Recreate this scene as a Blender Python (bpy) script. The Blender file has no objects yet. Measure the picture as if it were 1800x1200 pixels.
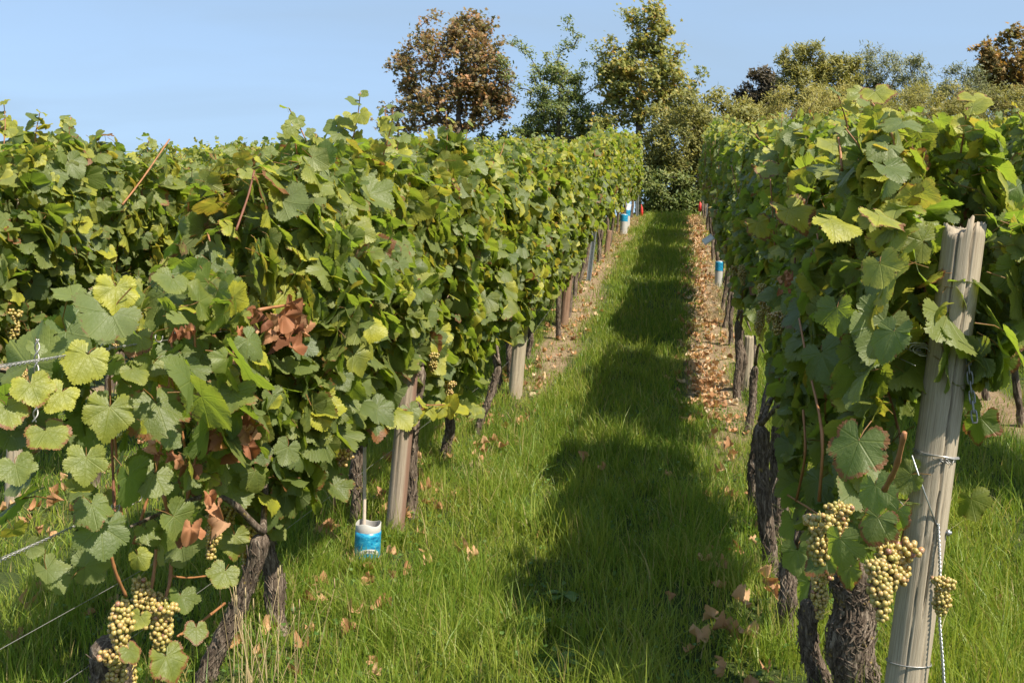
import bpy, math, random
import numpy as np
from mathutils import Vector, Quaternion, noise as mnoise

R = math.radians
random.seed(7)
RNG = np.random.default_rng(11)
scene = bpy.context.scene
COL = scene.collection

# ------------------------------------------------------------------ camera, sky, sun, exposure
CAM_Z, YAW, PITCH, FPX = 1.34, R(10.1), R(-1.5), 1700.0
cam_d = bpy.data.cameras.new('camera')
cam_d.sensor_width = 36.0
cam_d.lens = FPX * 36.0 / 1800.0
cam_d.clip_start = 0.05
cam_d.clip_end = 2000.0
cam = bpy.data.objects.new('camera', cam_d)
COL.objects.link(cam)
cam.location = (0, 0, CAM_Z)
cam.rotation_euler = (R(90) + PITCH, 0, YAW)
scene.camera = cam

SUN_EL, SUN_AZ = R(50), R(120)          # azimuth clockwise from +Y
sun_dir = Vector((math.sin(SUN_AZ) * math.cos(SUN_EL), math.cos(SUN_AZ) * math.cos(SUN_EL), math.sin(SUN_EL)))
world = bpy.data.worlds.new('World')
scene.world = world
world.use_nodes = True
wt = world.node_tree
bg = wt.nodes['Background']
sky = wt.nodes.new('ShaderNodeTexSky')
sky.sky_type = 'NISHITA'
sky.sun_disc = False
sky.sun_elevation = SUN_EL
sky.sun_rotation = SUN_AZ
sky.air_density = 1.0
sky.dust_density = 1.0
sky.ozone_density = 2.5
_tc = wt.nodes.new('ShaderNodeTexCoord')
_mp = wt.nodes.new('ShaderNodeMapping'); _mp.inputs['Scale'].default_value = (1.2, 2.2, 7.0); _mp.inputs['Rotation'].default_value = (0.1, .25, .4)
_cn = wt.nodes.new('ShaderNodeTexNoise'); _cn.inputs['Scale'].default_value = 1.6; _cn.inputs['Detail'].default_value = 6; _cn.inputs['Distortion'].default_value = .6
_cr = wt.nodes.new('ShaderNodeMapRange'); _cr.inputs[1].default_value = .35; _cr.inputs[2].default_value = .8; _cr.inputs[3].default_value = .62; _cr.inputs[4].default_value = .95
_cm = wt.nodes.new('ShaderNodeMix'); _cm.data_type = 'RGBA'; _cm.inputs[7].default_value = (1.50, 2.06, 2.72, 1)
wt.links.new(_tc.outputs['Generated'], _mp.inputs[0]); wt.links.new(_mp.outputs[0], _cn.inputs['Vector']); wt.links.new(_cn.outputs[0], _cr.inputs[0])
wt.links.new(_cr.outputs[0], _cm.inputs[0]); wt.links.new(sky.outputs[0], _cm.inputs[6]); wt.links.new(_cm.outputs[2], bg.inputs[0])
bg.inputs[1].default_value = 0.145
sun_d = bpy.data.lights.new('sun', 'SUN')
sun_d.energy = 4.8
sun_d.angle = R(0.53)
sun_d.color = (1.0, 0.91, 0.76)
sun = bpy.data.objects.new('sun', sun_d)
COL.objects.link(sun)
sun.rotation_euler = (-sun_dir).to_track_quat('-Z', 'Y').to_euler()
scene.view_settings.view_transform = 'Standard'
scene.view_settings.look = 'None'
scene.view_settings.exposure = 0.93
scene.view_settings.gamma = 1.0

# ------------------------------------------------------------------ terrain and pixel helpers
_ky = np.array([-40, 0, 8.0, 11.3, 13.9, 17.0, 22.0, 27.0, 30.0, 60.0, 400.0])
_kd = np.array([0, 0, 0.02, 0.37, 0.76, 1.12, 1.58, 1.93, 1.98, -0.2, -25.0])
_kz = 0.0794 * _ky + _kd
_m = np.zeros_like(_kz)
_s = np.diff(_kz) / np.diff(_ky)
_m[0], _m[-1] = _s[0], _s[-1]
for _i in range(1, len(_kz) - 1):
    _m[_i] = 0 if _s[_i - 1] * _s[_i] <= 0 else 2 * _s[_i - 1] * _s[_i] / (_s[_i - 1] + _s[_i])


def terr(y):
    y = np.asarray(y, float)
    i = np.clip(np.searchsorted(_ky, y) - 1, 0, len(_ky) - 2)
    h = _ky[i + 1] - _ky[i]
    t = (y - _ky[i]) / h
    return ((2 * t**3 - 3 * t**2 + 1) * _kz[i] + (t**3 - 2 * t**2 + t) * h * _m[i]
            + (-2 * t**3 + 3 * t**2) * _kz[i + 1] + (t**3 - t**2) * h * _m[i + 1])


def _hash(ix, iy, iz):
    h = (ix.astype(np.int64) * 374761393 + iy.astype(np.int64) * 668265263 + iz.astype(np.int64) * 2147483647 % 1274126177)
    h = (h ^ (h >> 13)) * 1274126177
    return ((h ^ (h >> 16)) & 0xFFFFFF) / float(0xFFFFFF)


def vnoise(x, y, z=0.0):
    x = np.asarray(x, float); y = np.asarray(y, float); z = np.asarray(z, float) + 0 * x
    ix, iy, iz = np.floor(x), np.floor(y), np.floor(z)
    fx, fy, fz = x - ix, y - iy, z - iz
    fx, fy, fz = (f * f * (3 - 2 * f) for f in (fx, fy, fz))
    r = 0
    for a in (0, 1):
        for b in (0, 1):
            for c in (0, 1):
                w = (fx if a else 1 - fx) * (fy if b else 1 - fy) * (fz if c else 1 - fz)
                r = r + w * _hash(ix + a, iy + b, iz + c)
    return r


def gz(x, y):
    x = np.asarray(x, float); y = np.asarray(y, float)
    return terr(y) + 0.05 * (vnoise(x * 1.3 + 9, y * 1.3, 3.3) - .5) + 0.03 * (vnoise(x * 4 + 5, y * 4, 7.1) - .5)


_fw = Vector((-math.sin(YAW) * math.cos(PITCH), math.cos(YAW) * math.cos(PITCH), math.sin(PITCH)))
_rt = Vector((math.cos(YAW), math.sin(YAW), 0))
_up = _rt.cross(_fw)
CAMP = Vector((0, 0, CAM_Z))


def ray(px, py):
    return _fw + _rt * ((px - 900) / FPX) + _up * ((600 - py) / FPX)


def P(px, py, d):
    return CAMP + ray(px, py) * d


def G(px, py):
    r = ray(px, py)
    d, step = 0.5, 0.05
    while d < 60:
        p = CAMP + r * d
        if p.z < float(terr(p.y)):
            lo, hi = d - step, d
            for _ in range(20):
                m = (lo + hi) / 2
                p = CAMP + r * m
                if p.z < float(terr(p.y)): hi = m
                else: lo = m
            return CAMP + r * hi
        d += step
    return CAMP + r * d


def RP(px, py, x):
    r = ray(px, py)
    return CAMP + r * (x / r.x)


def depth(p):
    return (Vector(p) - CAMP).dot(_fw)


# ------------------------------------------------------------------ object helpers
def tag(o, label=None, cat=None, group=None, kind=None):
    if label: o['label'] = label
    if cat: o['category'] = cat
    if group: o['group'] = group
    if kind: o['kind'] = kind
    return o


def empty(name, loc, label=None, cat=None, group=None):
    o = bpy.data.objects.new(name, None)
    o.empty_display_size = 0.1
    COL.objects.link(o)
    o.location = loc
    return tag(o, label, cat, group)


class MB:
    """collects vertices, faces of any size and two point attributes"""
    def __init__(self):
        self.v, self.f, self.uv, self.c, self.n = [], [], [], [], 0

    def add(self, v, faces, uv=None, c=None):
        v = np.asarray(v, float).reshape(-1, 3)
        self.v.append(v)
        for f in faces:
            f = np.asarray(f, np.int64)
            if len(f): self.f.append(f + self.n)
        self.uv.append(np.zeros((len(v), 3)) if uv is None else np.asarray(uv, float))
        if c is None: c = np.zeros((len(v), 4))
        c = np.asarray(c, float)
        if c.ndim == 1: c = np.tile(c, (len(v), 1))
        self.c.append(c)
        self.n += len(v)

    def mesh(self, name, origin=(0, 0, 0), smooth=True, attrs=True):
        me = bpy.data.meshes.new(name)
        if not self.v: return me
        v = np.concatenate(self.v) - np.asarray(origin, float)
        me.vertices.add(len(v)); me.vertices.foreach_set('co', v.astype(np.float32).ravel())
        loops = np.concatenate([f.ravel() for f in self.f])
        tot = np.concatenate([np.full(len(f), f.shape[1], np.int32) for f in self.f])
        st = np.concatenate(([0], np.cumsum(tot)[:-1])).astype(np.int32)
        me.loops.add(len(loops)); me.loops.foreach_set('vertex_index', loops.astype(np.int32))
        me.polygons.add(len(tot)); me.polygons.foreach_set('loop_start', st)
        me.polygons.foreach_set('use_smooth', np.full(len(tot), smooth))
        if attrs:
            a = me.attributes.new('luv', 'FLOAT_VECTOR', 'POINT')
            a.data.foreach_set('vector', np.concatenate(self.uv).astype(np.float32).ravel())
            a = me.attributes.new('lv', 'FLOAT_COLOR', 'POINT')
            a.data.foreach_set('color', np.concatenate(self.c).astype(np.float32).ravel())
        me.update(calc_edges=True)
        me.validate()
        return me

    def build(self, name, mat, parent=None, origin=None, smooth=True, attrs=True):
        if origin is None:
            origin = parent.location if parent is not None else (0, 0, 0)
        me = self.mesh(name, origin, smooth, attrs)
        me.materials.append(mat)
        return link(name, me, parent, None if parent is not None else origin)


def link(name, me, parent=None, loc=None):
    o = bpy.data.objects.new(name, me)
    COL.objects.link(o)
    if parent is not None: o.parent = parent
    if loc is not None: o.location = loc
    return o


def tube(pts, rad, sides=8, caps=True):
    """vertices and faces of a swept tube"""
    pts = np.asarray([tuple(p) for p in pts], float)
    n = len(pts)
    rad = np.full(n, rad, float) if np.isscalar(rad) else np.asarray(rad, float)
    T = np.gradient(pts, axis=0)
    T /= np.linalg.norm(T, axis=1, keepdims=True) + 1e-9
    ref = np.array([1.0, 0, 0]) if abs(T[0, 0]) < .8 else np.array([0, 1.0, 0])
    A = np.zeros_like(pts)
    a = ref
    for i in range(n):
        a = a - T[i] * a.dot(T[i]); a /= np.linalg.norm(a) + 1e-9
        A[i] = a
    B = np.cross(T, A)
    th = np.arange(sides) * 2 * np.pi / sides
    V = pts[:, None] + rad[:, None, None] * (A[:, None] * np.cos(th)[None, :, None] + B[:, None] * np.sin(th)[None, :, None])
    i = np.arange(n - 1)[:, None] * sides + np.arange(sides)[None]
    j = np.arange(n - 1)[:, None] * sides + (np.arange(sides)[None] + 1) % sides
    q = np.stack([i, j, j + sides, i + sides], -1).reshape(-1, 4)
    faces = [q]
    if caps:
        faces.append(np.arange(sides)[::-1][None]); faces.append((np.arange(sides) + (n - 1) * sides)[None])
    return V.reshape(-1, 3), faces


def bez(pts, n=16):
    """Catmull-Rom through points"""
    p = np.asarray([tuple(q) for q in pts], float)
    if len(p) == 2: return p[0] + np.linspace(0, 1, n)[:, None] * (p[1] - p[0])
    q = np.vstack([2 * p[0] - p[1], p, 2 * p[-1] - p[-2]])
    out = []
    per = max(2, n // (len(p) - 1))
    for k in range(len(p) - 1):
        t = np.linspace(0, 1, per, endpoint=(k == len(p) - 2))[:, None]
        a, b, c, d = q[k], q[k + 1], q[k + 2], q[k + 3]
        out.append(.5 * (2 * b + (c - a) * t + (2 * a - 5 * b + 4 * c - d) * t**2 + (3 * b - a - 3 * c + d) * t**3))
    return np.vstack(out)


# ------------------------------------------------------------------ materials
def new_mat(name):
    m = bpy.data.materials.new(name)
    m.use_nodes = True
    nt = m.node_tree
    b = nt.nodes['Principled BSDF']
    return m, nt, b, nt.nodes['Material Output']


def N(nt, t, **kw):
    n = nt.nodes.new('ShaderNode' + t)
    for k, v in kw.items():
        if k.startswith('i'):
            n.inputs[int(k[1:])].default_value = v
        else: setattr(n, k, v)
    return n


def M(nt, op, a, b=None, c=None, clamp=False):
    n = nt.nodes.new('ShaderNodeMath'); n.operation = op; n.use_clamp = clamp
    for i, x in enumerate((a, b, c)):
        if x is None: continue
        if isinstance(x, (int, float)): n.inputs[i].default_value = x
        else: nt.links.new(x, n.inputs[i])
    return n.outputs[0]


def mixc(nt, f, a, b, mode='MIX'):
    n = nt.nodes.new('ShaderNodeMix'); n.data_type = 'RGBA'; n.blend_type = mode
    for i, x in ((0, f), (6, a), (7, b)):
        if isinstance(x, (int, float)): n.inputs[i].default_value = x
        elif isinstance(x, tuple): n.inputs[i].default_value = x if len(x) == 4 else (*x, 1)
        else: nt.links.new(x, n.inputs[i])
    return n.outputs[2]


def ramp(nt, f, stops):
    n = nt.nodes.new('ShaderNodeValToRGB')
    e = n.color_ramp.elements
    while len(e) < len(stops): e.new(.5)
    for k, (p, c) in enumerate(stops):
        e[k].position = p; e[k].color = (*c, 1) if len(c) == 3 else c
    nt.links.new(f, n.inputs[0])
    return n.outputs[0]


def sstep(nt, x, a, b):
    n = nt.nodes.new('ShaderNodeMapRange'); n.interpolation_type = 'SMOOTHSTEP'
    nt.links.new(x, n.inputs[0])
    n.inputs[1].default_value = a; n.inputs[2].default_value = b
    return n.outputs[0]


def noise_tex(nt, vec, scale, detail=4, rough=.55, dist=0.0):
    n = nt.nodes.new('ShaderNodeTexNoise')
    n.inputs['Scale'].default_value = scale; n.inputs['Detail'].default_value = detail
    n.inputs['Roughness'].default_value = rough; n.inputs['Distortion'].default_value = dist
    if vec is not None: nt.links.new(vec, n.inputs['Vector'])
    return n.outputs[0]


def mapping(nt, vec, scale=(1, 1, 1), rot=(0, 0, 0)):
    n = nt.nodes.new('ShaderNodeMapping')
    n.inputs['Scale'].default_value = scale; n.inputs['Rotation'].default_value = rot
    nt.links.new(vec, n.inputs[0])
    return n.outputs[0]


def coords(nt, which='Object'):
    return nt.nodes.new('ShaderNodeTexCoord').outputs[which]


def bump(nt, b, h, strength=.4, dist=.01):
    n = nt.nodes.new('ShaderNodeBump')
    n.inputs['Strength'].default_value = strength; n.inputs['Distance'].default_value = dist
    nt.links.new(h, n.inputs['Height'])
    nt.links.new(n.outputs[0], b.inputs['Normal'])
    return n


def attr(nt, name):
    n = nt.nodes.new('ShaderNodeAttribute'); n.attribute_name = name
    return n


def leaf_material(name, green_d, green_l, yellow, trans, veins=True):
    m, nt, b, out = new_mat(name)
    L = nt.links.new
    uv, lv = attr(nt, 'luv'), attr(nt, 'lv')
    su = N(nt, 'SeparateXYZ'); L(uv.outputs['Vector'], su.inputs[0])
    sl = N(nt, 'SeparateColor'); L(lv.outputs['Color'], sl.inputs[0])
    rnd, yel, dry = sl.outputs
    x, y, t = su.outputs
    obj = coords(nt)
    n1 = noise_tex(nt, obj, 22, 3)
    base = mixc(nt, rnd, green_d, green_l)
    # yellowing, more at the margin and in blotches
    ey = M(nt, 'ADD', M(nt, 'MULTIPLY', sstep(nt, t, .45, 1.0), .55), M(nt, 'MULTIPLY', M(nt, 'SUBTRACT', n1, .5), 1.0))
    fy = M(nt, 'MULTIPLY', yel, M(nt, 'ADD', ey, .72), clamp=True)
    base = mixc(nt, fy, base, yellow)
    n2 = noise_tex(nt, obj, 45, 3, .7)
    fd = M(nt, 'ADD', M(nt, 'MULTIPLY', sstep(nt, t, .6, 1.0), .5), n2)
    fd = sstep(nt, M(nt, 'ADD', fd, M(nt, 'MULTIPLY', dry, 1.0)), 1.12, 1.3)
    brown = mixc(nt, n1, (.13, .05, .02), (.33, .15, .05))
    base = mixc(nt, fd, base, brown)
    if veins:
        ax = M(nt, 'ABSOLUTE', x)
        r = M(nt, 'SQRT', M(nt, 'ADD', M(nt, 'MULTIPLY', x, x), M(nt, 'MULTIPLY', y, y)))
        ang = M(nt, 'ARCTAN2', ax, y)
        a0 = M(nt, 'ADD', M(nt, 'MULTIPLY', M(nt, 'GREATER_THAN', ang, .43), .86),
               M(nt, 'MULTIPLY', M(nt, 'GREATER_THAN', ang, 1.36), 1.0))
        da = M(nt, 'SUBTRACT', ang, a0)
        v = M(nt, 'MULTIPLY', r, M(nt, 'ABSOLUTE', M(nt, 'SINE', da)))
        u = M(nt, 'MULTIPLY', r, M(nt, 'COSINE', da))
        main = M(nt, 'SUBTRACT', 1.0, sstep(nt, v, .006, .028))
        fr = M(nt, 'FRACT', M(nt, 'MULTIPLY', M(nt, 'SUBTRACT', u, M(nt, 'MULTIPLY', v, .95)), 7.5))
        sec = M(nt, 'SUBTRACT', 1.0, sstep(nt, M(nt, 'ABSOLUTE', M(nt, 'SUBTRACT', fr, .5)), .03, .12))
        vein = M(nt, 'MAXIMUM', main, M(nt, 'MULTIPLY', sec, .35))
        base = mixc(nt, M(nt, 'MULTIPLY', vein, .17), base, mixc(nt, .5, green_l, yellow))
        pet = M(nt, 'GREATER_THAN', x, 5.0)
        base = mixc(nt, pet, base, (.30, .13, .05))
        n3 = noise_tex(nt, obj, 120, 3)
        h = M(nt, 'ADD', M(nt, 'MULTIPLY', M(nt, 'SUBTRACT', 1.0, vein), 1.0), M(nt, 'MULTIPLY', n3, 1.6))
        bp = bump(nt, b, h, .5, .0025)
    geo = N(nt, 'NewGeometry')
    under = mixc(nt, .45, base, (.17, .21, .11))
    col = mixc(nt, geo.outputs['Backfacing'], base, under)
    L(col, b.inputs['Base Color'])
    b.inputs['Roughness'].default_value = .5
    b.inputs['Specular IOR Level'].default_value = .55
    tr = N(nt, 'BsdfTranslucent')
    tc = mixc(nt, fd, mixc(nt, fy, trans, (.55, .42, .05)), (.25, .10, .03))
    L(tc, tr.inputs[0])
    if veins: L(bp.outputs[0], tr.inputs['Normal'])
    ms = N(nt, 'MixShader', i0=.45)
    L(b.outputs[0], ms.inputs[1]); L(tr.outputs[0], ms.inputs[2]); L(ms.outputs[0], out.inputs[0])
    return m


MAT = {}
MAT['vine_leaf'] = leaf_material('vine_leaf', (.060, .098, .034), (.155, .195, .056), (.40, .40, .035), (.30, .44, .035))


def simple_leaf(name, stops, trans_gain=1.6, tmix=.35, rough=.55):
    m, nt, b, out = new_mat(name)
    lv = attr(nt, 'lv')
    s = N(nt, 'SeparateColor'); nt.links.new(lv.outputs['Color'], s.inputs[0])
    c = ramp(nt, s.outputs[0], stops)
    nt.links.new(c, b.inputs['Base Color'])
    b.inputs['Roughness'].default_value = rough
    b.inputs['Specular IOR Level'].default_value = .35
    tr = N(nt, 'BsdfTranslucent')
    nt.links.new(mixc(nt, 1.0, c, (trans_gain, trans_gain * .95, trans_gain * .6), 'MULTIPLY'), tr.inputs[0])
    ms = N(nt, 'MixShader', i0=tmix)
    nt.links.new(b.outputs[0], ms.inputs[1]); nt.links.new(tr.outputs[0], ms.inputs[2]); nt.links.new(ms.outputs[0], out.inputs[0])
    return m


MAT['grass'] = simple_leaf('grass_blade', [(0, (.062, .132, .014)), (.45, (.155, .235, .026)), (.8, (.265, .305, .05)), (.9, (.30, .26, .09)), (1, (.42, .34, .16))], 1.8, .4, .45)
MAT['litter'] = simple_leaf('dry_leaf', [(0, (.20, .10, .05)), (.35, (.42, .22, .105)), (.7, (.55, .34, .18)), (1, (.58, .45, .30))], 1.2, .22, .7)
MAT['withered'] = simple_leaf('withered_leaf', [(0, (.15, .06, .03)), (.5, (.36, .155, .07)), (1, (.50, .30, .17))], 1.2, .25, .7)
MAT['straw'] = simple_leaf('straw', [(0, (.36, .26, .13)), (1, (.55, .44, .25))], 1.0, .2, .6)
MAT['weed'] = simple_leaf('weed_leaf', [(0, (.06, .13, .025)), (1, (.13, .22, .05))], 1.6, .35, .5)


def bark_material(name, dark, mid, light, scale=1.0, strength=.9):
    m, nt, b, out = new_mat(name)
    o = coords(nt)
    mp = mapping(nt, o, (28 * scale, 28 * scale, 6 * scale))
    n = noise_tex(nt, mp, 2.2, 6, .68, 1.2)
    mp2 = mapping(nt, o, (60 * scale, 60 * scale, 10 * scale))
    n2 = noise_tex(nt, mp2, 2.0, 5, .7, .5)
    f = M(nt, 'ADD', M(nt, 'MULTIPLY', n, .6), M(nt, 'MULTIPLY', n2, .4))
    c = ramp(nt, f, [(.36, dark), (.50, mid), (.64, light)])
    li = sstep(nt, noise_tex(nt, o, 26, 3, .6), .66, .72)
    c = mixc(nt, M(nt, 'MULTIPLY', li, .6), c, (.36, .26, .06))
    nt.links.new(c, b.inputs['Base Color'])
    b.inputs['Roughness'].default_value = .9
    b.inputs['Specular IOR Level'].default_value = .2
    bump(nt, b, f, strength, .012)
    return m


MAT['bark'] = bark_material('vine_bark', (.028, .021, .016), (.115, .086, .064), (.33, .27, .21))
MAT['tree_bark'] = bark_material('tree_bark', (.03, .025, .02), (.09, .075, .06), (.18, .15, .12), .3)


def wood_material(name, c1, c2, c3, red=0.0):
    m, nt, b, out = new_mat(name)
    o = coords(nt)
    g = noise_tex(nt, mapping(nt, o, (150, 150, 4.5)), 2.0, 6, .7, .4)
    g2 = noise_tex(nt, mapping(nt, o, (240, 240, 5)), 1.5, 3, .6, .3)
    big = noise_tex(nt, mapping(nt, o, (9, 9, 2.5)), 1.0, 4)
    f = M(nt, 'ADD', M(nt, 'MULTIPLY', g, .6), M(nt, 'MULTIPLY', g2, .4))
    c = ramp(nt, f, [(.34, c1), (.5, c2), (.68, c3)])
    c = mixc(nt, M(nt, 'MULTIPLY', sstep(nt, big, .5, .75), .45), c, (.22, .15, .10))
    if red:
        sx = N(nt, 'SeparateXYZ'); nt.links.new(o, sx.inputs[0])
        c = mixc(nt, M(nt, 'MULTIPLY', sstep(nt, M(nt, 'ADD', sx.outputs[0], M(nt, 'MULTIPLY', big, .02)), .036, .048), red), c, (.16, .07, .045))
    nt.links.new(c, b.inputs['Base Color'])
    b.inputs['Roughness'].default_value = .82
    b.inputs['Specular IOR Level'].default_value = .25
    bump(nt, b, f, .55, .004)
    return m


MAT['wood'] = wood_material('weathered_wood', (.20, .165, .115), (.33, .28, .205), (.44, .385, .295))
MAT['wood_red'] = wood_material('weathered_wood_brown_side', (.20, .16, .12), (.31, .25, .19), (.42, .36, .29), .7)
MAT['wood_brown'] = wood_material('brown_stained_wood', (.11, .06, .04), (.22, .135, .09), (.33, .23, .16))


def metal_material(name, col, rough, metallic=1.0, nscale=40):
    m, nt, b, out = new_mat(name)
    n = noise_tex(nt, coords(nt), nscale, 4)
    c = ramp(nt, n, [(.3, tuple(x * .6 for x in col)), (.7, col)])
    nt.links.new(c, b.inputs['Base Color'])
    b.inputs['Metallic'].default_value = metallic
    b.inputs['Roughness'].default_value = rough
    bump(nt, b, n, .2, .002)
    return m


MAT['zinc'] = metal_material('galvanised_steel', (.55, .57, .58), .45, .8)
MAT['wire'] = metal_material('wire_steel', (.42, .41, .39), .5, .7, 200)
MAT['chain'] = metal_material('chain_steel', (.30, .30, .30), .5, .8, 120)


def plain(name, col, rough=.6, n_amt=.25, nscale=12, spec=.4, sss=0.0):
    m, nt, b, out = new_mat(name)
    n = noise_tex(nt, coords(nt), nscale, 4)
    nt.links.new(mixc(nt, n, tuple(x * (1 - n_amt) for x in col), tuple(min(1, x * (1 + n_amt)) for x in col)), b.inputs['Base Color'])
    b.inputs['Roughness'].default_value = rough
    b.inputs['Specular IOR Level'].default_value = spec
    if sss:
        b.inputs['Subsurface Weight'].default_value = sss
        b.inputs['Subsurface Radius'].default_value = (.01, .006, .003)
        b.inputs['Subsurface Scale'].default_value = .5
    return m


MAT['cane'] = plain('ripe_cane', (.30, .135, .055), .55, .45, 30)
MAT['cane_dark'] = plain('brown_cane', (.16, .06, .03), .6, .5, 30)
MAT['liner'] = plain('grey_liner', (.42, .41, .39), .6, .2)
MAT['white'] = plain('weathered_white', (.72, .72, .70), .6, .08)
MAT['red'] = plain('red_plastic', (.60, .04, .03), .5, .15)
MAT['black'] = plain('dark_print', (.03, .04, .05), .6, .1)
MAT['pale_stick'] = plain('pale_wood_stick', (.55, .45, .37), .75, .2, 60)


def grape_material():
    m, nt, b, out = new_mat('grape_skin')
    lv = attr(nt, 'lv')
    s = N(nt, 'SeparateColor'); nt.links.new(lv.outputs['Color'], s.inputs[0])
    n = noise_tex(nt, coords(nt), 260, 3)
    c = ramp(nt, M(nt, 'ADD', s.outputs[0], M(nt, 'MULTIPLY', M(nt, 'SUBTRACT', n, .5), .3)),
             [(0, (.25, .25, .06)), (.45, (.36, .28, .085)), (.8, (.40, .26, .11)), (1, (.25, .10, .09))])
    bl = noise_tex(nt, coords(nt), 90, 3)
    c = mixc(nt, M(nt, 'MULTIPLY', sstep(nt, bl, .45, .75), .22), c, (.55, .47, .33))
    nt.links.new(c, b.inputs['Base Color'])
    b.inputs['Roughness'].default_value = .33
    b.inputs['Subsurface Weight'].default_value = .7
    b.inputs['Subsurface Radius'].default_value = (.012, .008, .003)
    b.inputs['Subsurface Scale'].default_value = .6
    return m


MAT['grape'] = grape_material()


def blue_can_material():
    m, nt, b, out = new_mat('printed_blue_tin')
    o = coords(nt)
    n = noise_tex(nt, mapping(nt, o, (18, 18, 42)), 1.4, 4, .6, 1.6)
    c = ramp(nt, n, [(.30, (.004, .05, .13)), (.46, (.01, .20, .40)), (.62, (.03, .34, .52)), (.74, (.30, .58, .68))])
    nt.links.new(c, b.inputs['Base Color'])
    b.inputs['Roughness'].default_value = .35
    return m


MAT['blue'] = blue_can_material()


def ground_material():
    m, nt, b, out = new_mat('vineyard_soil')
    o = coords(nt)
    n = noise_tex(nt, o, 3.5, 6, .65)
    n2 = noise_tex(nt, o, 45, 5, .7)
    soil = ramp(nt, M(nt, 'ADD', M(nt, 'MULTIPLY', n, .4), M(nt, 'MULTIPLY', n2, .6)), [(.34, (.13, .085, .05)), (.52, (.30, .215, .135)), (.68, (.44, .35, .24))])
    moss = ramp(nt, n2, [(.35, (.028, .05, .012)), (.65, (.085, .11, .03))])
    a = attr(nt, 'lv')
    s = N(nt, 'SeparateColor'); nt.links.new(a.outputs['Color'], s.inputs[0])
    f = sstep(nt, M(nt, 'ADD', s.outputs[0], M(nt, 'MULTIPLY', M(nt, 'SUBTRACT', n2, .5), .8)), .35, .65)
    nt.links.new(mixc(nt, f, soil, moss), b.inputs['Base Color'])
    b.inputs['Roughness'].default_value = .95
    b.inputs['Specular IOR Level'].default_value = .15
    bump(nt, b, n2, .9, .03)
    return m


MAT['ground'] = ground_material()

# ------------------------------------------------------------------ rows
ROWX = {'L1': -1.42, 'L2': -3.32, 'L3': -5.22, 'L4': -7.12, 'L5': -9.02, 'R1': .50, 'R2': 2.36, 'R3': 4.28}
ROWTXT = {'L1': 'row left of the grass path', 'L2': 'second row left of the path', 'L3': 'third row left of the path',
          'L4': 'fourth row left of the path', 'L5': 'fifth row left of the path', 'R1': 'row right of the grass path',
          'R2': 'second row right of the path', 'R3': 'third row right of the path'}
ROW_END = 27.2
ORD = ['first', 'second', 'third', 'fourth', 'fifth', 'sixth', 'seventh', 'eighth', 'ninth', 'tenth', 'eleventh', 'twelfth', 'thirteenth', 'fourteenth', 'fifteenth', 'sixteenth', 'seventeenth', 'eighteenth', 'nineteenth', 'twentieth']


def ordinal(i, n):
    if i < (n + 1) // 2: return (ORD[i] + ' from the camera') if i else 'nearest the camera'
    k = n - 1 - i
    return (ORD[k] + ' from the far end') if k else 'at the far end'


def grass_amount(x, y):
    """how lush the ground is: 1 on the path, low in the strips under the vines"""
    x = np.asarray(x, float); y = np.asarray(y, float)
    g = np.full(x.shape, 1.0)
    far = np.clip((y - 4.8) / 3.5, 0, 1)
    nz = vnoise(x * 2.2, y * 1.1, 1.7) - .5
    for k, rx in ROWX.items():
        if k == 'R1': c, w = rx - .18, .26
        elif k == 'L1': c, w = rx + .12, .30
        else: c, w = rx, .33
        dd = np.abs(x - c + .3 * nz) / w
        bare = np.clip(1.35 - dd, 0, 1) * (.30 + .5 * far)
        if k == 'L1': bare = np.clip(1.35 - dd, 0, 1) * (.26 + .42 * np.clip((y - 6.5) / 3, 0, 1))
        g = np.minimum(g, 1 - bare)
    return g


# ------------------------------------------------------------------ ground sheet
def build_ground():
    xs = np.concatenate([np.linspace(-160, -13, 16)[:-1], np.linspace(-13, -2, 60)[:-1], np.linspace(-2, 2.6, 110)[:-1], np.linspace(2.6, 12, 50)[:-1], np.linspace(12, 160, 16)])
    ys = np.concatenate([np.linspace(-40, 1, 12)[:-1], np.linspace(1, 8, 160)[:-1], np.linspace(8, 32, 200)[:-1], np.linspace(32, 380, 30)])
    X, Y = np.meshgrid(xs, ys)
    Z = gz(X, Y) + .018 * (vnoise(X * 14, Y * 14, .3) - .5) * (Y < 32)
    nx, ny = len(xs), len(ys)
    i = (np.arange(ny - 1)[:, None] * nx + np.arange(nx - 1)[None]).ravel()
    q = np.stack([i, i + 1, i + nx + 1, i + nx], -1)
    mb = MB()
    c = np.zeros((nx * ny, 4)); c[:, 0] = grass_amount(X.ravel(), Y.ravel())
    mb.add(np.stack([X, Y, Z], -1).reshape(-1, 3), [q], None, c)
    o = mb.build('ground', MAT['ground'])
    tag(o, kind='structure')


build_ground()

# ------------------------------------------------------------------ leaf templates
_half = [(0, .95), (.15, .87), (.31, .74), (.42, .62), (.40, .51), (.55, .53), (.67, .43), (.71, .27), (.67, .13), (.53, .05), (.60, -.04), (.60, -.20), (.49, -.35), (.31, -.42), (.13, -.33), (.05, -.06)]


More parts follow.
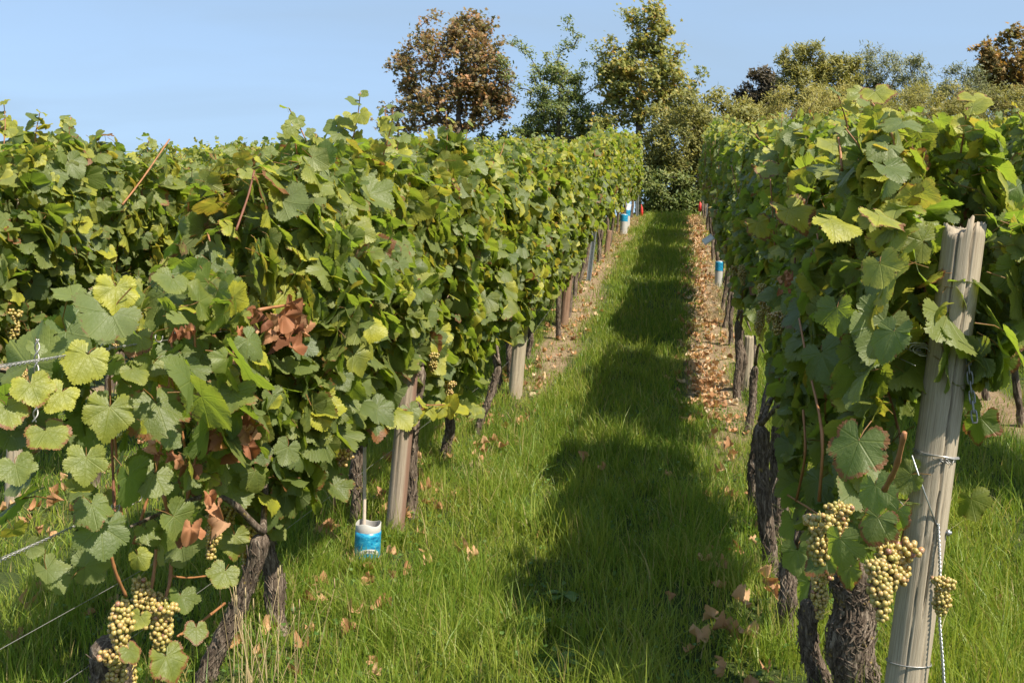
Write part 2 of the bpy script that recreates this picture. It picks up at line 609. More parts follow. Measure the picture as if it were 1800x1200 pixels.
def outline(per_edge, tooth, rng, lobe=1.0):
    pts = np.array(_half, float)
    pts[:, 0] *= rng.uniform(.92, 1.08)
    if lobe != 1:                       # shallower lobes
        for k, (a, b, c) in enumerate(((2, 4, 6), (7, 9, 11))):
            mid = (pts[a] + pts[c]) / 2
            pts[b] = pts[b] + (mid - pts[b]) * (1 - lobe)

    def side(sgn):
        p = pts.copy() + rng.normal(0, .018, pts.shape) * (np.arange(len(pts))[:, None] > 0)
        p[:, 0] *= sgn
        if per_edge == 0:
            return p[[0, 2, 4, 6, 8, 9, 11, 13, 15]] if per_edge == 0 else p
        out = []
        for k in range(len(p) - 1):
            a, b = p[k], p[k + 1]
            d = b - a; n = np.array([d[1], -d[0]]) * -sgn
            n = n / (np.linalg.norm(n) + 1e-9)
            if np.dot(n, (a + b) / 2) < 0: n = -n
            out.append(a)
            for j in range(1, per_edge):
                t = j / per_edge
                off = tooth if j % 2 else -tooth * .6
                if k == len(p) - 2: off = 0
                out.append(a + d * t + n * off * rng.uniform(.6, 1.3))
        out.append(p[-1])
        return np.array(out)
    r = side(1); l = side(-1)
    return np.vstack([r, l[1:][::-1]])      # from the tip round the right, ending on the left


def leaf_template(lod, rng, dry=False):
    per = {0: 4, 1: 2, 2: 0}[lod]
    O = outline(per, {0: .036, 1: .040, 2: 0}[lod], rng, rng.uniform(.15, .9))
    m = len(O)
    fr = {0: [1, .84, .42], 1: [1, .62], 2: [1]}[lod]
    Os = O.copy()
    if lod < 2:
        for _ in range(3 if lod == 0 else 1):
            A = (np.roll(Os, 1, 0) + 2 * Os + np.roll(Os, -1, 0)) / 4
            far = np.abs(np.arange(m) - m // 2) > 3
            Os = np.where(far[:, None], A, Os)
    V = [O * f if f == 1 else Os * f for f in fr]
    V.append(np.zeros((1, 2)))
    xy = np.vstack(V)
    t = np.concatenate([np.full(m, f) for f in fr] + [[0.0]])
    faces_q, faces_t = [], []
    for k in range(len(fr) - 1):
        i = np.arange(m); j = (i + 1) % m
        ok = i != (m // 2)
        q = np.stack([i + k * m, i + (k + 1) * m, j + (k + 1) * m, j + k * m], -1)
        faces_q.append(q)
    k = len(fr) - 1
    i = np.arange(m); j = (i + 1) % m
    faces_t.append(np.stack([i + k * m, np.full(m, len(xy) - 1), j + k * m], -1))
    x, y = xy[:, 0], xy[:, 1]
    r = np.hypot(x, y); th = np.arctan2(np.abs(x), y)
    if dry:
        z = .55 * r**2 * np.sin(th * 3 + rng.uniform(0, 6)) + .22 * r * np.sin(np.arctan2(x, y) * 4 + rng.uniform(0, 6)) + .3 * np.abs(x)
        k = rng.uniform(.8, 1.9)
        xn = np.sin(x * k * 1.4) / (k * 1.4); z = z + (1 - np.cos(x * k * 1.4)) / (k * 1.4) * 1.2
        x = xn
    else:
        vd = np.minimum(np.minimum(np.abs(th), np.abs(th - .86)), np.abs(th - 1.86))
        z = -rng.uniform(-.04, .20) * np.abs(x) - rng.uniform(-.1, .5) * r**2 * (y > 0) - rng.uniform(.05, .2) * x * x
        z = z + rng.uniform(.015, .05) * r * (1 - np.cos(np.clip(vd, 0, .5) * 6.28)) * .5
        z = z + rng.uniform(.02, .05) * np.clip(r * 1.6, 0, 1) * (vnoise(x * 4 + rng.uniform(0, 50), y * 4, 1.0) - .5) * 2
        z = z + rng.uniform(.04, .15) * r**2 * np.sin(np.arctan2(x, y) * rng.integers(3, 6) + rng.uniform(0, 6))
        if rng.random() < .35: z = z + rng.uniform(.2, .7) * np.clip(np.abs(x) - .15, 0, 1)      # boat-folded leaf
        if rng.random() < .3: z = z + rng.uniform(-.5, .5) * x * np.clip(y, 0, 1)
    V3 = np.stack([x, y, z], -1)
    uv = np.stack([xy[:, 0], xy[:, 1], t], -1)
    faces = faces_q + faces_t
    if lod == 0 and not dry:
        pts = np.array([[0, 0, 0.0], [0, -.25, -.10], [rng.uniform(-.1, .1), -.55, -.38]])
        pv, pf = tube(pts, np.array([.014, .013, .016]), 4, False)
        faces = [*faces, *[f + len(V3) for f in pf]]
        V3 = np.vstack([V3, pv]); uv = np.vstack([uv, np.tile([9, 9, 0], (len(pv), 1))])
    quads = np.vstack([f for f in faces if f.shape[1] == 4]) if any(f.shape[1] == 4 for f in faces) else np.zeros((0, 4), int)
    tris = np.vstack([f for f in faces if f.shape[1] == 3])
    return V3, quads, tris, uv


_tr = np.random.default_rng(5)
TPL = {0: [leaf_template(0, _tr) for _ in range(26)], 1: [leaf_template(1, _tr) for _ in range(18)], 2: [leaf_template(2, _tr) for _ in range(12)]}
DRY = {0: [leaf_template(0, _tr, True) for _ in range(8)], 1: [leaf_template(1, _tr, True) for _ in range(6)], 2: [leaf_template(2, _tr, True) for _ in range(6)]}


def frames(nrm, tip):
    n = nrm / (np.linalg.norm(nrm, axis=1, keepdims=True) + 1e-9)
    t = tip - n * np.sum(tip * n, axis=1, keepdims=True)
    t /= np.linalg.norm(t, axis=1, keepdims=True) + 1e-9
    x = np.cross(t, n)
    return np.stack([x, t, n], -1)          # columns


def scatter(mb, tpls, pos, F, size, col, rng):
    k = rng.integers(0, len(tpls), len(pos))
    for j, (V, Q, T, UV) in enumerate(tpls):
        s = np.where(k == j)[0]
        if not len(s): continue
        W = np.einsum('nij,vj->nvi', F[s] * size[s][:, None, None], V) + pos[s][:, None]
        nv = len(V)
        off = (np.arange(len(s)) * nv)[:, None, None]
        fs = []
        if len(Q): fs.append((Q[None] + off).reshape(-1, 4))
        if len(T): fs.append((T[None] + off).reshape(-1, 3))
        mb.add(W.reshape(-1, 3), fs, np.tile(UV, (len(s), 1)), np.repeat(col[s], nv, axis=0))


def leaf_colors(n, h, rng, yellow=.14):
    """h in 0..1 = height in the canopy; top leaves are younger and yellower"""
    c = np.zeros((n, 4)); c[:, 3] = 1
    c[:, 0] = np.clip(rng.normal(.30 + .35 * h, .28, n), 0, 1)
    c[:, 1] = np.where(rng.random(n) < yellow + .22 * h, rng.uniform(.35, 1.0, n), rng.uniform(0, .25, n))
    u = rng.random(n)
    c[:, 2] = np.where(u < .025, rng.uniform(.35, .7, n), np.where(u < .14, rng.uniform(.05, .25, n), 0))
    return c


# ------------------------------------------------------------------ trunks, canes, bunches
def trunk_mesh(mb, pts, r0, r1, hero=False, seed=0, sides=None, segs=None, head=1.25):
    path = bez(pts, segs or (64 if hero else 40))
    n = len(path)
    s = np.linspace(0, 1, n)
    rad = r0 + (r1 - r0) * s
    rad = rad * (1 + .35 * np.exp(-(s / .07)**2)) * (1 + (head - 1) * np.exp(-((s - .93) / .10)**2))
    rad *= 1 + .22 * (vnoise(s * 6 + seed * 3.1, s * 0 + seed) - .5)
    rad[-1] *= .15; rad[-2] *= .5; rad[-3] *= .78; rad[-4] *= .92
    sd = sides or (56 if hero else 30)
    V, f = tube(path, rad, sd)
    ax = np.repeat(path, sd, axis=0)
    d = V - ax
    a = np.tile(np.arange(sd) / sd * 2 * np.pi, n); ss = np.repeat(s, sd)
    L = np.linalg.norm(np.diff(path, axis=0), axis=1).sum()
    tw = a + ss * L * 3.0
    q = 2.2 if not hero else 3.4
    rid = 1 - np.abs(2 * vnoise(np.cos(tw) * q + 5, np.sin(tw) * q + seed, ss * L * 7) - 1)
    fine = vnoise(np.cos(a) * q * 2.2, np.sin(a) * q * 2.2 + seed * 2, ss * L * 26)
    k = 1 + (.34 if hero else .46) * (rid - .6) + (.20 if hero else .26) * (fine - .5)
    V = ax + d * k[:, None]
    mb.add(V, f)
    return path, rad


def bark_strips(mb, path, rad, n, rng, wid=.004, length=(.04, .14)):
    """shaggy bark peeling along a trunk: ribbons standing off the surface"""
    seg = np.linalg.norm(np.diff(path, axis=0), axis=1); L = seg.sum()
    cum = np.concatenate([[0], np.cumsum(seg)]) / L
    for _ in range(n):
        l = rng.uniform(*length) / L
        s0 = rng.uniform(0, max(.02, .97 - l)); a0 = rng.uniform(0, 6.28); tw = rng.normal(0, 4.0)
        m = 7
        t = np.linspace(0, 1, m)
        s = s0 + l * t
        a = a0 + tw * l * t + .35 * np.sin(t * 5 + a0)
        c = np.stack([np.interp(s, cum, path[:, k]) for k in range(3)], -1)
        r = np.interp(s, cum, rad)
        lift = rng.uniform(.0, .012) * (2 * t - 1)**2 * rng.choice([0, 1, 1]) + .02 * rad.mean()
        w = wid * rng.uniform(.5, 1.6) * (1 - .75 * np.abs(2 * t - 1)**2) / r
        rows = []
        for da, dr in ((-w, -.001), (0 * w, .0025), (w, -.001)):
            rr = r * 1.04 + lift + dr
            rows.append(c + np.stack([np.cos(a + da) * rr, np.sin(a + da) * rr, 0 * rr], -1))
        V = np.stack(rows, 1).reshape(-1, 3)
        i = np.arange(m - 1)[:, None] * 3 + np.arange(2)[None]
        q = np.stack([i, i + 1, i + 4, i + 3], -1).reshape(-1, 4)
        mb.add(V, [q])


def ico(sub=2):
    import bmesh
    bm = bmesh.new(); bmesh.ops.create_icosphere(bm, subdivisions=sub, radius=1)
    v = np.array([x.co[:] for x in bm.verts]); f = np.array([[x.index for x in p.verts] for p in bm.faces]); bm.free()
    return v, f


ICO2, ICO1 = ico(2), ico(1)


def bunch_mesh(name, rng, length=.14, width=.042, br=.0072, hue=.45, sub=2):
    mb = MB()
    pts = []
    tries = 0
    while tries < 1800 and len(pts) < 120:
        tries += 1
        t = rng.random()
        w = width * (1 - .62 * t) * (.55 + .45 * min(1, t * 8)) * (1 + .25 * math.sin(t * 9 + length * 60))
        a = rng.uniform(0, 6.28); rr = w * math.sqrt(rng.uniform(.25, 1))
        p = np.array([math.cos(a) * rr, math.sin(a) * rr, -t * length])
        if all(np.linalg.norm(p - q) > br * 1.5 for q in pts): pts.append(p)
    v, f = ICO2 if sub == 2 else ICO1
    for p in pts:
        s = br * rng.uniform(.88, 1.14)
        c = np.zeros((len(v), 4)); c[:, 0] = np.clip(rng.normal(hue, .15), 0, 1); c[:, 3] = 1
        if rng.random() < .03: c[:, 0] = .95
        mb.add(v * s * np.array([1, 1, 1.06]) + p, [f], None, c)
    sv, sf = tube([(0, 0, .012), (.004, 0, .0), (0, 0, -length * .5), (0, 0, -length * .95)], np.array([.0022, .0022, .0016, .001]), 5)
    c = np.zeros((len(sv), 4)); c[:, 0] = .1
    mb.add(sv, sf, None, c)
    me = mb.mesh(name); me.materials.append(MAT['grape'])
    return me


BUNCH = [bunch_mesh('grape_bunch', RNG, l, w, hue=h) for l, w, h in ((.13, .042, .40), (.165, .038, .45), (.11, .046, .50), (.15, .034, .42))]
BUNCH_PINK = bunch_mesh('grape_bunch', RNG, .07, .045, .0088, .74)
BUNCH_FAR = [bunch_mesh('grape_bunch', RNG, .14, .04, .0085, .45, 1) for _ in range(2)]


def add_bunch(parent, p, me=None, scale=1.0):
    me = me or random.choice(BUNCH)
    o = link('grape_bunch', me, parent)
    o.location = Vector(p) - parent.location
    o.rotation_euler = (random.uniform(-.15, .15), random.uniform(-.15, .15), random.uniform(0, 6.28))
    o.scale = (scale * .8,) * 3
    return o


def cane(parent, pts, r0=.0045, r1=.002, mat='cane', name='cane'):
    path = bez(pts, 14)
    rad = np.linspace(r0, r1, len(path)) * (1 + .25 * (np.arange(len(path)) % 4 == 0))
    v, f = tube(path, rad, 6)
    mb = MB(); mb.add(v, f)
    return mb.build(name, MAT[mat], parent, attrs=False)


# ------------------------------------------------------------------ canopy
HB = {'L1': ([1.6, 2.6, 3.5, 4.1, 5.0, 5.7, 8, 11, 27], [.74, .50, .36, .66, .64, .58, .68, .68, .62]),
      'L2': ([3, 6, 9, 27], [.86, .80, .58, .55]),
      'R1': ([2.0, 3.2, 3.9, 4.8, 6, 9, 27], [.46, .50, .70, .82, .86, .88, .80])}
HT = {'L1': ([1.6, 2.3, 2.7, 3.1, 3.9, 5.3, 8, 27], [1.18, 1.26, 1.38, 1.66, 1.82, 1.90, 2.02, 2.04]),
      'R1': ([2.0, 2.4, 4.2, 8, 27], [1.42, 1.50, 1.78, 2.10, 2.08]),
      'L2': ([3, 5.0, 5.6, 6.5, 10, 27], [1.92, 1.90, 1.84, 1.86, 1.95, 2.02]), 'R2': ([3, 7, 13, 27], [1.95, 2.10, 2.22, 2.15])}


def interp(tab, row, y, dflt):
    return np.interp(y, *tab[row]) if row in tab else np.full(np.shape(y), dflt)


LEAN = .07


def foliage(row, y0, y1, n, lod, rng, sizek=1.0, vis=1):
    xr = ROWX[row]
    m = int(n * 1.75)
    y = rng.uniform(y0 - .08, y1 + .08, m)
    hb, ht = interp(HB, row, y, .55), interp(HT, row, y, 2.02)
    side = np.where(rng.random(m) < .5, -1.0, 1.0)
    if row == 'R1': hb = np.where(side > 0, np.maximum(hb, .88), hb)
    ht = ht + (.22 if row == 'R1' else .15) * (vnoise(y * 3.1, y * 0 + xr, 4.0) - .5) * 2
    hb = hb + .22 * (vnoise(y * 2.3, y * 0 + xr * 3, 9.0) - .5) * 2
    u = rng.random(m)**.92
    h = hb + (ht - hb) * u
    kind = rng.random(m)                                   # face, inside, top
    thick = .13 + .10 * np.sin(np.clip(u, 0, 1) * np.pi)
    lump = vnoise(y * 2.6 + 31 * (side > 0), h * 2.6, xr)
    dep = np.where(kind < .62, 1 - .25 * rng.random(m)**2, rng.uniform(-.2, .9, m)) * (.35 + 1.25 * lump)
    gap = vnoise(y * 5.2 + 13 * (side > 0), h * 5.2, xr + 2)
    keep = (gap > (.34 if row == 'R1' else .31)) | (rng.random(m) < .16)
    if row == 'L1': keep &= rng.random(m) < np.clip(.05 + (y - 2.1) * .38 + 9 * (y > 2.85), 0, 1)
    keep &= rng.random(m) < np.clip((u + .02) * 8, .12, 1)
    if row == 'R1':                                        # thin vines that let sun through on to the path
        for yc in (5.9, 9.4, 13.2, 17.0, 20.5): keep &= (np.abs(y - yc) > .30) | (rng.random(m) < .05)
    idx = np.where(keep)[0][:n]
    y, h, u, side, kind, dep, thick = (a[idx] for a in (y, h, u, side, kind, dep, thick))
    m = len(y)
    if row == 'R1': thick = thick * np.where(side < 0, .72, 1.0)
    if row == 'R1': thick = thick + .16 * (side > 0) * np.clip((3.2 - y) / .8, 0, 1) * (u > .45)
    x = xr + (LEAN + .05 * (row == 'R1')) * (h - .6) + side * thick * dep
    z = terr(y) + h
    pos = np.stack([x, y, z], -1)
    top = np.clip((u - .86) / .14, 0, 1)[:, None] * (rng.random((m, 1)) < .8)
    nrm = np.stack([side * .85, rng.normal(0, .1, m), np.full(m, .48)], -1) * (1 - top) + np.array([0, 0, 1.0]) * top + rng.normal(0, .62, (m, 3))
    tip = np.stack([side * .5, rng.normal(0, .5, m), -np.full(m, .9)], -1) + rng.normal(0, .65, (m, 3))
    size = np.clip(rng.lognormal(math.log(.062), .36, m), .024, .125) * (1 - .28 * top[:, 0]) * sizek
    return pos, frames(nrm, tip), size, leaf_colors(m, np.clip(u, 0, 1)**1.5, rng)


def shoot(mb, parent, pts, rng, lod, nleaf, s0=.09, s1=.04, yellow=.3, r0=.0042, mat='cane'):
    """a leafy shoot: one cane and leaves alternately along it"""
    cane(parent, pts, r0, .0018, mat)
    path = bez(pts, 40)
    t = np.linspace(.12, 1, nleaf)
    p = np.stack([np.interp(t, np.linspace(0, 1, len(path)), path[:, k]) for k in range(3)], -1)
    tan = np.gradient(p, axis=0)
    al = np.where(np.arange(nleaf) % 2, 1.0, -1.0)
    out = np.stack([al * rng.uniform(.3, 1, nleaf), rng.normal(-.3, .5, nleaf), rng.uniform(-.3, .3, nleaf)], -1)
    out /= np.linalg.norm(out, axis=1, keepdims=True)
    size = np.linspace(s0, s1, nleaf) * rng.uniform(.8, 1.2, nleaf)
    nrm = np.stack([rng.normal(.25, .45, nleaf), rng.normal(-.45, .4, nleaf), rng.uniform(.3, 1, nleaf)], -1)
    c = leaf_colors(nleaf, np.linspace(.4, 1, nleaf), rng, yellow)
    scatter(mb, TPL[lod], p + out * size[:, None] * .3, frames(nrm, out + np.array([0, 0, -.5])), size, c, rng)


# explicit trunks seen in the photograph: (base pixel, top pixel, radius)
TR = {'L1': [((165, 1350), (200, 1120), .045), ((345, 1215), (462, 935), .026), ((492, 1110), (470, 905), .030),
             ((622, 930), (640, 720), .026), ((722, 915), (742, 640), .030), ((782, 812), (792, 690), .026), ((836, 768), (878, 640), .022),
             ((862, 698), (868, 590), .027), ((885, 672), (888, 580), .025), ((905, 650), (890, 560), .022), ((928, 632), (930, 560), .022)],
      'R1': [((1500, 1262), (1497, 985), .052), ((1440, 1225), (1428, 1050), .026), ((1380, 1112), (1400, 960), .026), ((1356, 1010), (1338, 745), .027),
             ((1370, 950), (1378, 660), .038), ((1328, 905), (1336, 740), .024), ((1310, 765), (1328, 640), .022), ((1297, 705), (1296, 560), .026),
             ((1305, 690), (1302, 570), .020), ((1284, 608), (1288, 510), .018)]}
GROUP = {k: 'grapevines in the ' + v for k, v in ROWTXT.items()}


def ground_on_row(px, py, row):
    g = G(px, py)
    if g.y > 12: g.y = 12
    x = ROWX[row]
    y = g.y
    xx = x + max(-.14, min(.14, g.x - x))
    return Vector((xx, y, float(gz(xx, y)) - .03))


VINES = {}


def build_row(row, ylist, specs):
    n = len(ylist)
    info = []
    for i, y in enumerate(ylist):
        rng = np.random.default_rng(hash((row, i)) % (2**31) if False else (sum(map(ord, row)) * 131 + i * 17))
        d = y
        spec = specs[i] if i < len(specs) else None
        hidden = row not in ('L1', 'R1')
        if spec:
            base = ground_on_row(*spec[0], row)
            if i == 0 and row == 'L1': base = Vector((-1.46, 2.08, float(terr(2.08)) - .03))
        else:
            bx = ROWX[row] + random.uniform(-.07, .07)
            base = Vector((bx, y, float(gz(bx, y)) - .03))
        first, last = (ylist[0] if not i else None), None
        look = {'L1': 'gnarled grapevine', 'R1': 'dark-trunked grapevine'}.get(row, 'leafy grapevine')
        lab = '%s, %s in the %s' % (look, ordinal(i, n), ROWTXT[row])
        root = empty('grapevine', base, lab, 'grapevine', GROUP[row])
        # trunk
        near = d < 4.2 and not hidden
        mb = MB()
        if spec:
            dd = depth(base)
            tp = P(*spec[1], dd)
            r = spec[2]
        else:
            tp = base + Vector((random.uniform(-.08, .1), random.uniform(-.1, .1), random.uniform(.6, .75)))
            r = random.uniform(.02, .03)
        mid = base.lerp(tp, .5) + Vector((random.uniform(-.03, .03), random.uniform(-.03, .03), 0))
        q1 = base.lerp(mid, .5) + Vector((random.uniform(-.018, .018), 0, 0)); q2 = mid.lerp(tp, .5) + Vector((random.uniform(-.018, .018), random.uniform(-.02, .02), 0))
        hero = near and r > .05
        path, rad = trunk_mesh(mb, [base, q1, mid, q2, tp], r * 1.08, r * .9, near, i + len(row) * 7, head=1.3 if hero else 1.12)
        if hero: bark_strips(mb, path, rad, 420, rng, .005)
        elif near: bark_strips(mb, path, rad, 140, rng, .0035)
        elif d < 11 and not hidden: bark_strips(mb, path, rad, 130, rng, .005)
        mb.build('trunk', MAT['bark'], root, attrs=False)
        head = Vector(tp)
        # two fruiting canes bent down along the bottom wire, and upright shoots
        if not hidden or d < 7:
            for sgn in (() if row == 'L1' and i == 0 else (-1, 1)):
                e = head + Vector((ROWX[row] - head.x, sgn * .45, .0))
                e.z = float(terr(e.y)) + .62
                cane(root, [head, head.lerp(e, .4) + Vector((0, 0, .10)), e], .011, .004, 'bark', 'fruiting_cane')
            for k in range(5 if d < 6 else 3):
                yy = y + random.uniform(-.45, .45)
                hb, ht = float(interp(HB, row, yy, .55)), float(interp(HT, row, yy, 2.0))
                b0 = Vector((ROWX[row] + random.uniform(-.05, .05), yy, float(terr(yy)) + max(.5, hb)))
                t0 = b0 + Vector((random.uniform(-.12, .15), random.uniform(-.2, .2), (ht - hb) * random.uniform(.5, .85)))
                cane(root, [b0, b0.lerp(t0, .5) + Vector((random.uniform(-.06, .06), random.uniform(-.06, .06), 0)), t0], .0046, .0028, random.choice(['cane', 'cane', 'cane_dark']))
        info.append((i, y, root, rng))
    # canopies split half way between neighbours
    for j, (i, y, root, rng) in enumerate(info):
        ys = sorted(ylist)
        k = ys.index(y)
        y0 = (ys[k - 1] + y) / 2 if k else y - .5
        if row == 'R1' and k == 0: y0 = 2.5
        y1 = (ys[k + 1] + y) / 2 if k < len(ys) - 1 else y + .5
        hidden = row not in ('L1', 'R1')
        d = y
        lod = 0 if d < 4.9 else (1 if d < 10 else 2)
        if hidden: lod = 0 if d < 6.2 and row == 'L2' else (1 if d < 9 else 2)
        wid = y1 - y0
        per = (1420 if d < 6 else 1300 if d < 12 else 980) * (1 if not hidden else .8)
        nn = max(40, int(per * wid))
        mb = MB()
        a = foliage(row, y0, y1, nn, lod, rng, 1.0 if d < 9 else 1.08)
        scatter(mb, TPL[lod], *a, rng)
        # ragged shoots above the hedge line
        for s in range(int(round(wid * (3 if d < 10 else 4))) or (1 if rng.random() < .5 else 0)):
            yy = rng.uniform(y0, y1)
            ht = float(interp(HT, row, yy, 2.02))
            if row == 'L1' and yy < 2.9: continue
            b0 = Vector((ROWX[row] + LEAN * (ht - .6) + rng.normal(0, .08), yy, float(terr(yy)) + ht - .12))
            l = rng.uniform(.12, .30)
            t0 = b0 + Vector((rng.normal(.02, .07), rng.normal(0, .07), l))
            if d < 13: shoot(mb, root, [b0, b0.lerp(t0, .6) + Vector((.01, 0, 0)), t0], rng, lod, int(rng.integers(4, 8)), .075, .035, .35, .003)
            else:
                k2 = 5
                t = np.linspace(0, 1, k2)[:, None]
                p = np.array(b0)[None] * (1 - t) + np.array(t0)[None] * t + rng.normal(0, .03, (k2, 3))
                scatter(mb, TPL[2], p, frames(rng.normal(0, .5, (k2, 3)) + np.array([0, -.3, .6]), rng.normal(0, 1, (k2, 3))), rng.uniform(.04, .08, k2), leaf_colors(k2, np.ones(k2), rng, .3), rng)
        VINES[(row, i)] = (root, mb, lod, rng, y)
        # grape bunches hanging in the fruit zone
        if not hidden and i > 2:
            for s in range(2):
                yy = y + random.uniform(-.35, .35)
                hb = float(interp(HB, row, yy, .55))
                sx = 1 if row == 'L1' else -1
                add_bunch(root, (ROWX[row] + sx * random.uniform(.04, .17), yy, float(terr(yy)) + hb + random.uniform(.18, .40)), random.choice(BUNCH_FAR if d > 7 else BUNCH))


def ylist_for(row, specs, start, step=1.03):
    ys = []
    for s in specs:
        ys.append(ground_on_row(*s[0], row).y)
    if row == 'L1' and ys: ys[0] = 2.08
    last = max(ys) if ys else start - step
    y = last + step
    while y < ROW_END - .2:
        ys.append(y + random.uniform(-.12, .12)); y += step
    return ys


for row, start in (('L1', 0), ('R1', 0), ('L2', 4.0), ('R2', 5.2), ('L3', 7.2), ('L4', 11.2), ('L5', 15.5), ('R3', 9.0)):
    sp = sorted(TR.get(row, []), key=lambda s: ground_on_row(*s[0], row).y)
    build_row(row, ylist_for(row, sp, start, .80 if row == 'R1' else 1.03), sp)


def nearest_vine(row, y):
    k = min((k for k in VINES if k[0] == row), key=lambda k: abs(VINES[k][4] - y))
    return VINES[k]


def hero_leaf(row, px, py, x, size_px, yellow=.1, dry=0.0, rnd=.4, nrm=None, rot=0.0):
    """one leaf that the photograph shows large, hung on the vine nearest to it"""
    p = RP(px, py, x)
    root, mb, lod, rng, y = nearest_vine(row, p.y)
    s = size_px / (FPX / depth(p)) / 1.5
    nrm = np.array([nrm if nrm is not None else (.55, -.55, .55)]) + rng.normal(0, .12, (1, 3))
    tip = np.array([[math.sin(rot) * .9, 0.0, -math.cos(rot)]])
    c = np.array([[rnd, yellow, dry, 1.0]])
    F = frames(nrm, tip)
    pos = np.array([tuple(p)]) - F[:, :, 1] * s * .35
    scatter(mb, TPL[0], pos, F, np.array([s]), c, rng)


# large leaves at the near end of the row left of the path
for a in ((330, 640, 105, .05), (375, 660, 85, .05), (285, 735, 125, .15), (190, 735, 95, .35), (145, 640, 90, .6), (205, 520, 85, .8), (235, 600, 70, .3),
          (410, 860, 100, .12), (350, 850, 80, .1), (265, 850, 80, .15), (150, 820, 80, .3), (165, 900, 75, .1), (180, 945, 95, .05), (265, 942, 55, .15),
          (320, 1060, 60, .1), (412, 955, 65, .35), (390, 1015, 60, .25), (345, 1115, 50, .25), (300, 1170, 80, .3), (243, 1092, 42, .5), (232, 1150, 45, .3),
          (500, 700, 80, .05), (420, 560, 85, .05), (560, 560, 75, .05), (610, 700, 70, .05), (440, 640, 80, .05), (60, 690, 75, .6), (15, 730, 75, .4),
          (90, 770, 80, .4), (30, 830, 70, .2), (540, 640, 75, .1), (480, 800, 80, .1), (560, 820, 75, .1), (595, 865, 60, .15), (100, 700, 70, .7), (330, 560, 75, .15), (380, 480, 80, .1), (300, 500, 70, .2), (460, 480, 85, .05), (500, 430, 90, .02), (430, 700, 70, .1), (520, 760, 70, .05), (240, 660, 60, .3)):
    hero_leaf('L1', a[0], a[1], -1.42 + random.uniform(.02, .16), a[2], a[3], random.choice([0, 0, .15, .3]), random.uniform(.15, .6), None, random.uniform(-.6, .6))
# large leaves at the near end of the row right of the path
for a in ((1580, 220, 85, .1), (1570, 300, 80, .1), (1715, 175, 60, .75), (1545, 170, 70, .7), (1480, 395, 95, .8), (1400, 380, 90, .9), (1340, 400, 60, .95),
          (1560, 390, 95, .75), (1630, 385, 90, .5), (1660, 340, 70, .2), (1450, 300, 70, .2), (1360, 300, 60, .5), (1500, 700, 110, .05), (1500, 800, 120, .05),
          (1450, 640, 95, .05), (1560, 600, 95, .05), (1500, 940, 75, .1), (1570, 910, 70, .05), (1750, 640, 85, .2), (1710, 460, 60, .1), (1735, 480, 60, .2),
          (1765, 605, 60, .9), (1710, 890, 70, .25), (1720, 750, 75, .1), (1550, 480, 85, .5), (1600, 500, 70, .5), (1405, 985, 80, .05), (1440, 985, 85, .05), (1475, 965, 80, .1), (1420, 1040, 75, .05), (1395, 930, 75, .05), (1535, 925, 80, .1), (1490, 1010, 60, .2), (1385, 860, 75, .05), (1430, 860, 80, .05), (1540, 870, 80, .1), (1470, 560, 80, .1), (1430, 760, 85, .05), (1400, 600, 80, .1)):
    lit = a[1] < 420
    hero_leaf('R1', a[0], a[1], .45 + random.uniform(-.14, .02) if a[0] < 1590 else (a[0] - 1203) / FPX * random.uniform(2.8, 3.0), a[2], a[3], random.choice([0, .1, .3]), random.uniform(.2, .7),
              (.1, -.5, .75) if lit else (-.6, -.6, .35), random.uniform(-.7, .7))

# leafy shoots standing above or reaching out of the canopy
def add_shoot(row, pix, x, nleaf, s0, s1, yellow):
    pts = [RP(a, b, x) for a, b in pix]
    root, mb, lod, rng, y = nearest_vine(row, pts[0].y)
    shoot(mb, root, pts, rng, 0 if lod < 2 else 1, nleaf, s0, s1, yellow)


add_shoot('R1', [(1570, 330), (1572, 250), (1540, 190), (1510, 155)], .56, 10, .085, .055, .5)
add_shoot('R1', [(1660, 380), (1685, 290), (1700, 190)], .78, 8, .065, .05, .5)
add_shoot('R1', [(1480, 300), (1475, 250), (1465, 215)], .45, 6, .07, .04, .4)
add_shoot('R1', [(1640, 520), (1740, 500), (1790, 440)], .80, 6, .08, .06, .2)
add_shoot('L1', [(590, 690), (640, 715), (720, 720), (790, 715), (838, 722)], -1.20, 17, .10, .075, .35)
add_shoot('L1', [(750, 712), (790, 712), (842, 720)], -1.17, 7, .08, .075, 1.4)
add_shoot('L1', [(525, 330), (522, 270), (512, 225)], -1.36, 6, .085, .05, .2)
add_shoot('L1', [(575, 300), (590, 250), (600, 212)], -1.36, 6, .095, .06, .1)
add_shoot('L1', [(690, 290), (700, 250), (700, 222)], -1.38, 6, .08, .05, .3)
add_shoot('L2', [(70, 330), (62, 250), (70, 198)], -3.25, 14, .085, .05, .5)
add_shoot('L2', [(100, 320), (112, 250), (125, 205)], -3.25, 13, .085, .05, .5)
add_shoot('L2', [(255, 330), (258, 280), (262, 240)], -3.22, 7, .07, .045, .5)
add_shoot('L2', [(30, 330), (22, 260), (18, 215)], -3.28, 12, .085, .05, .5)

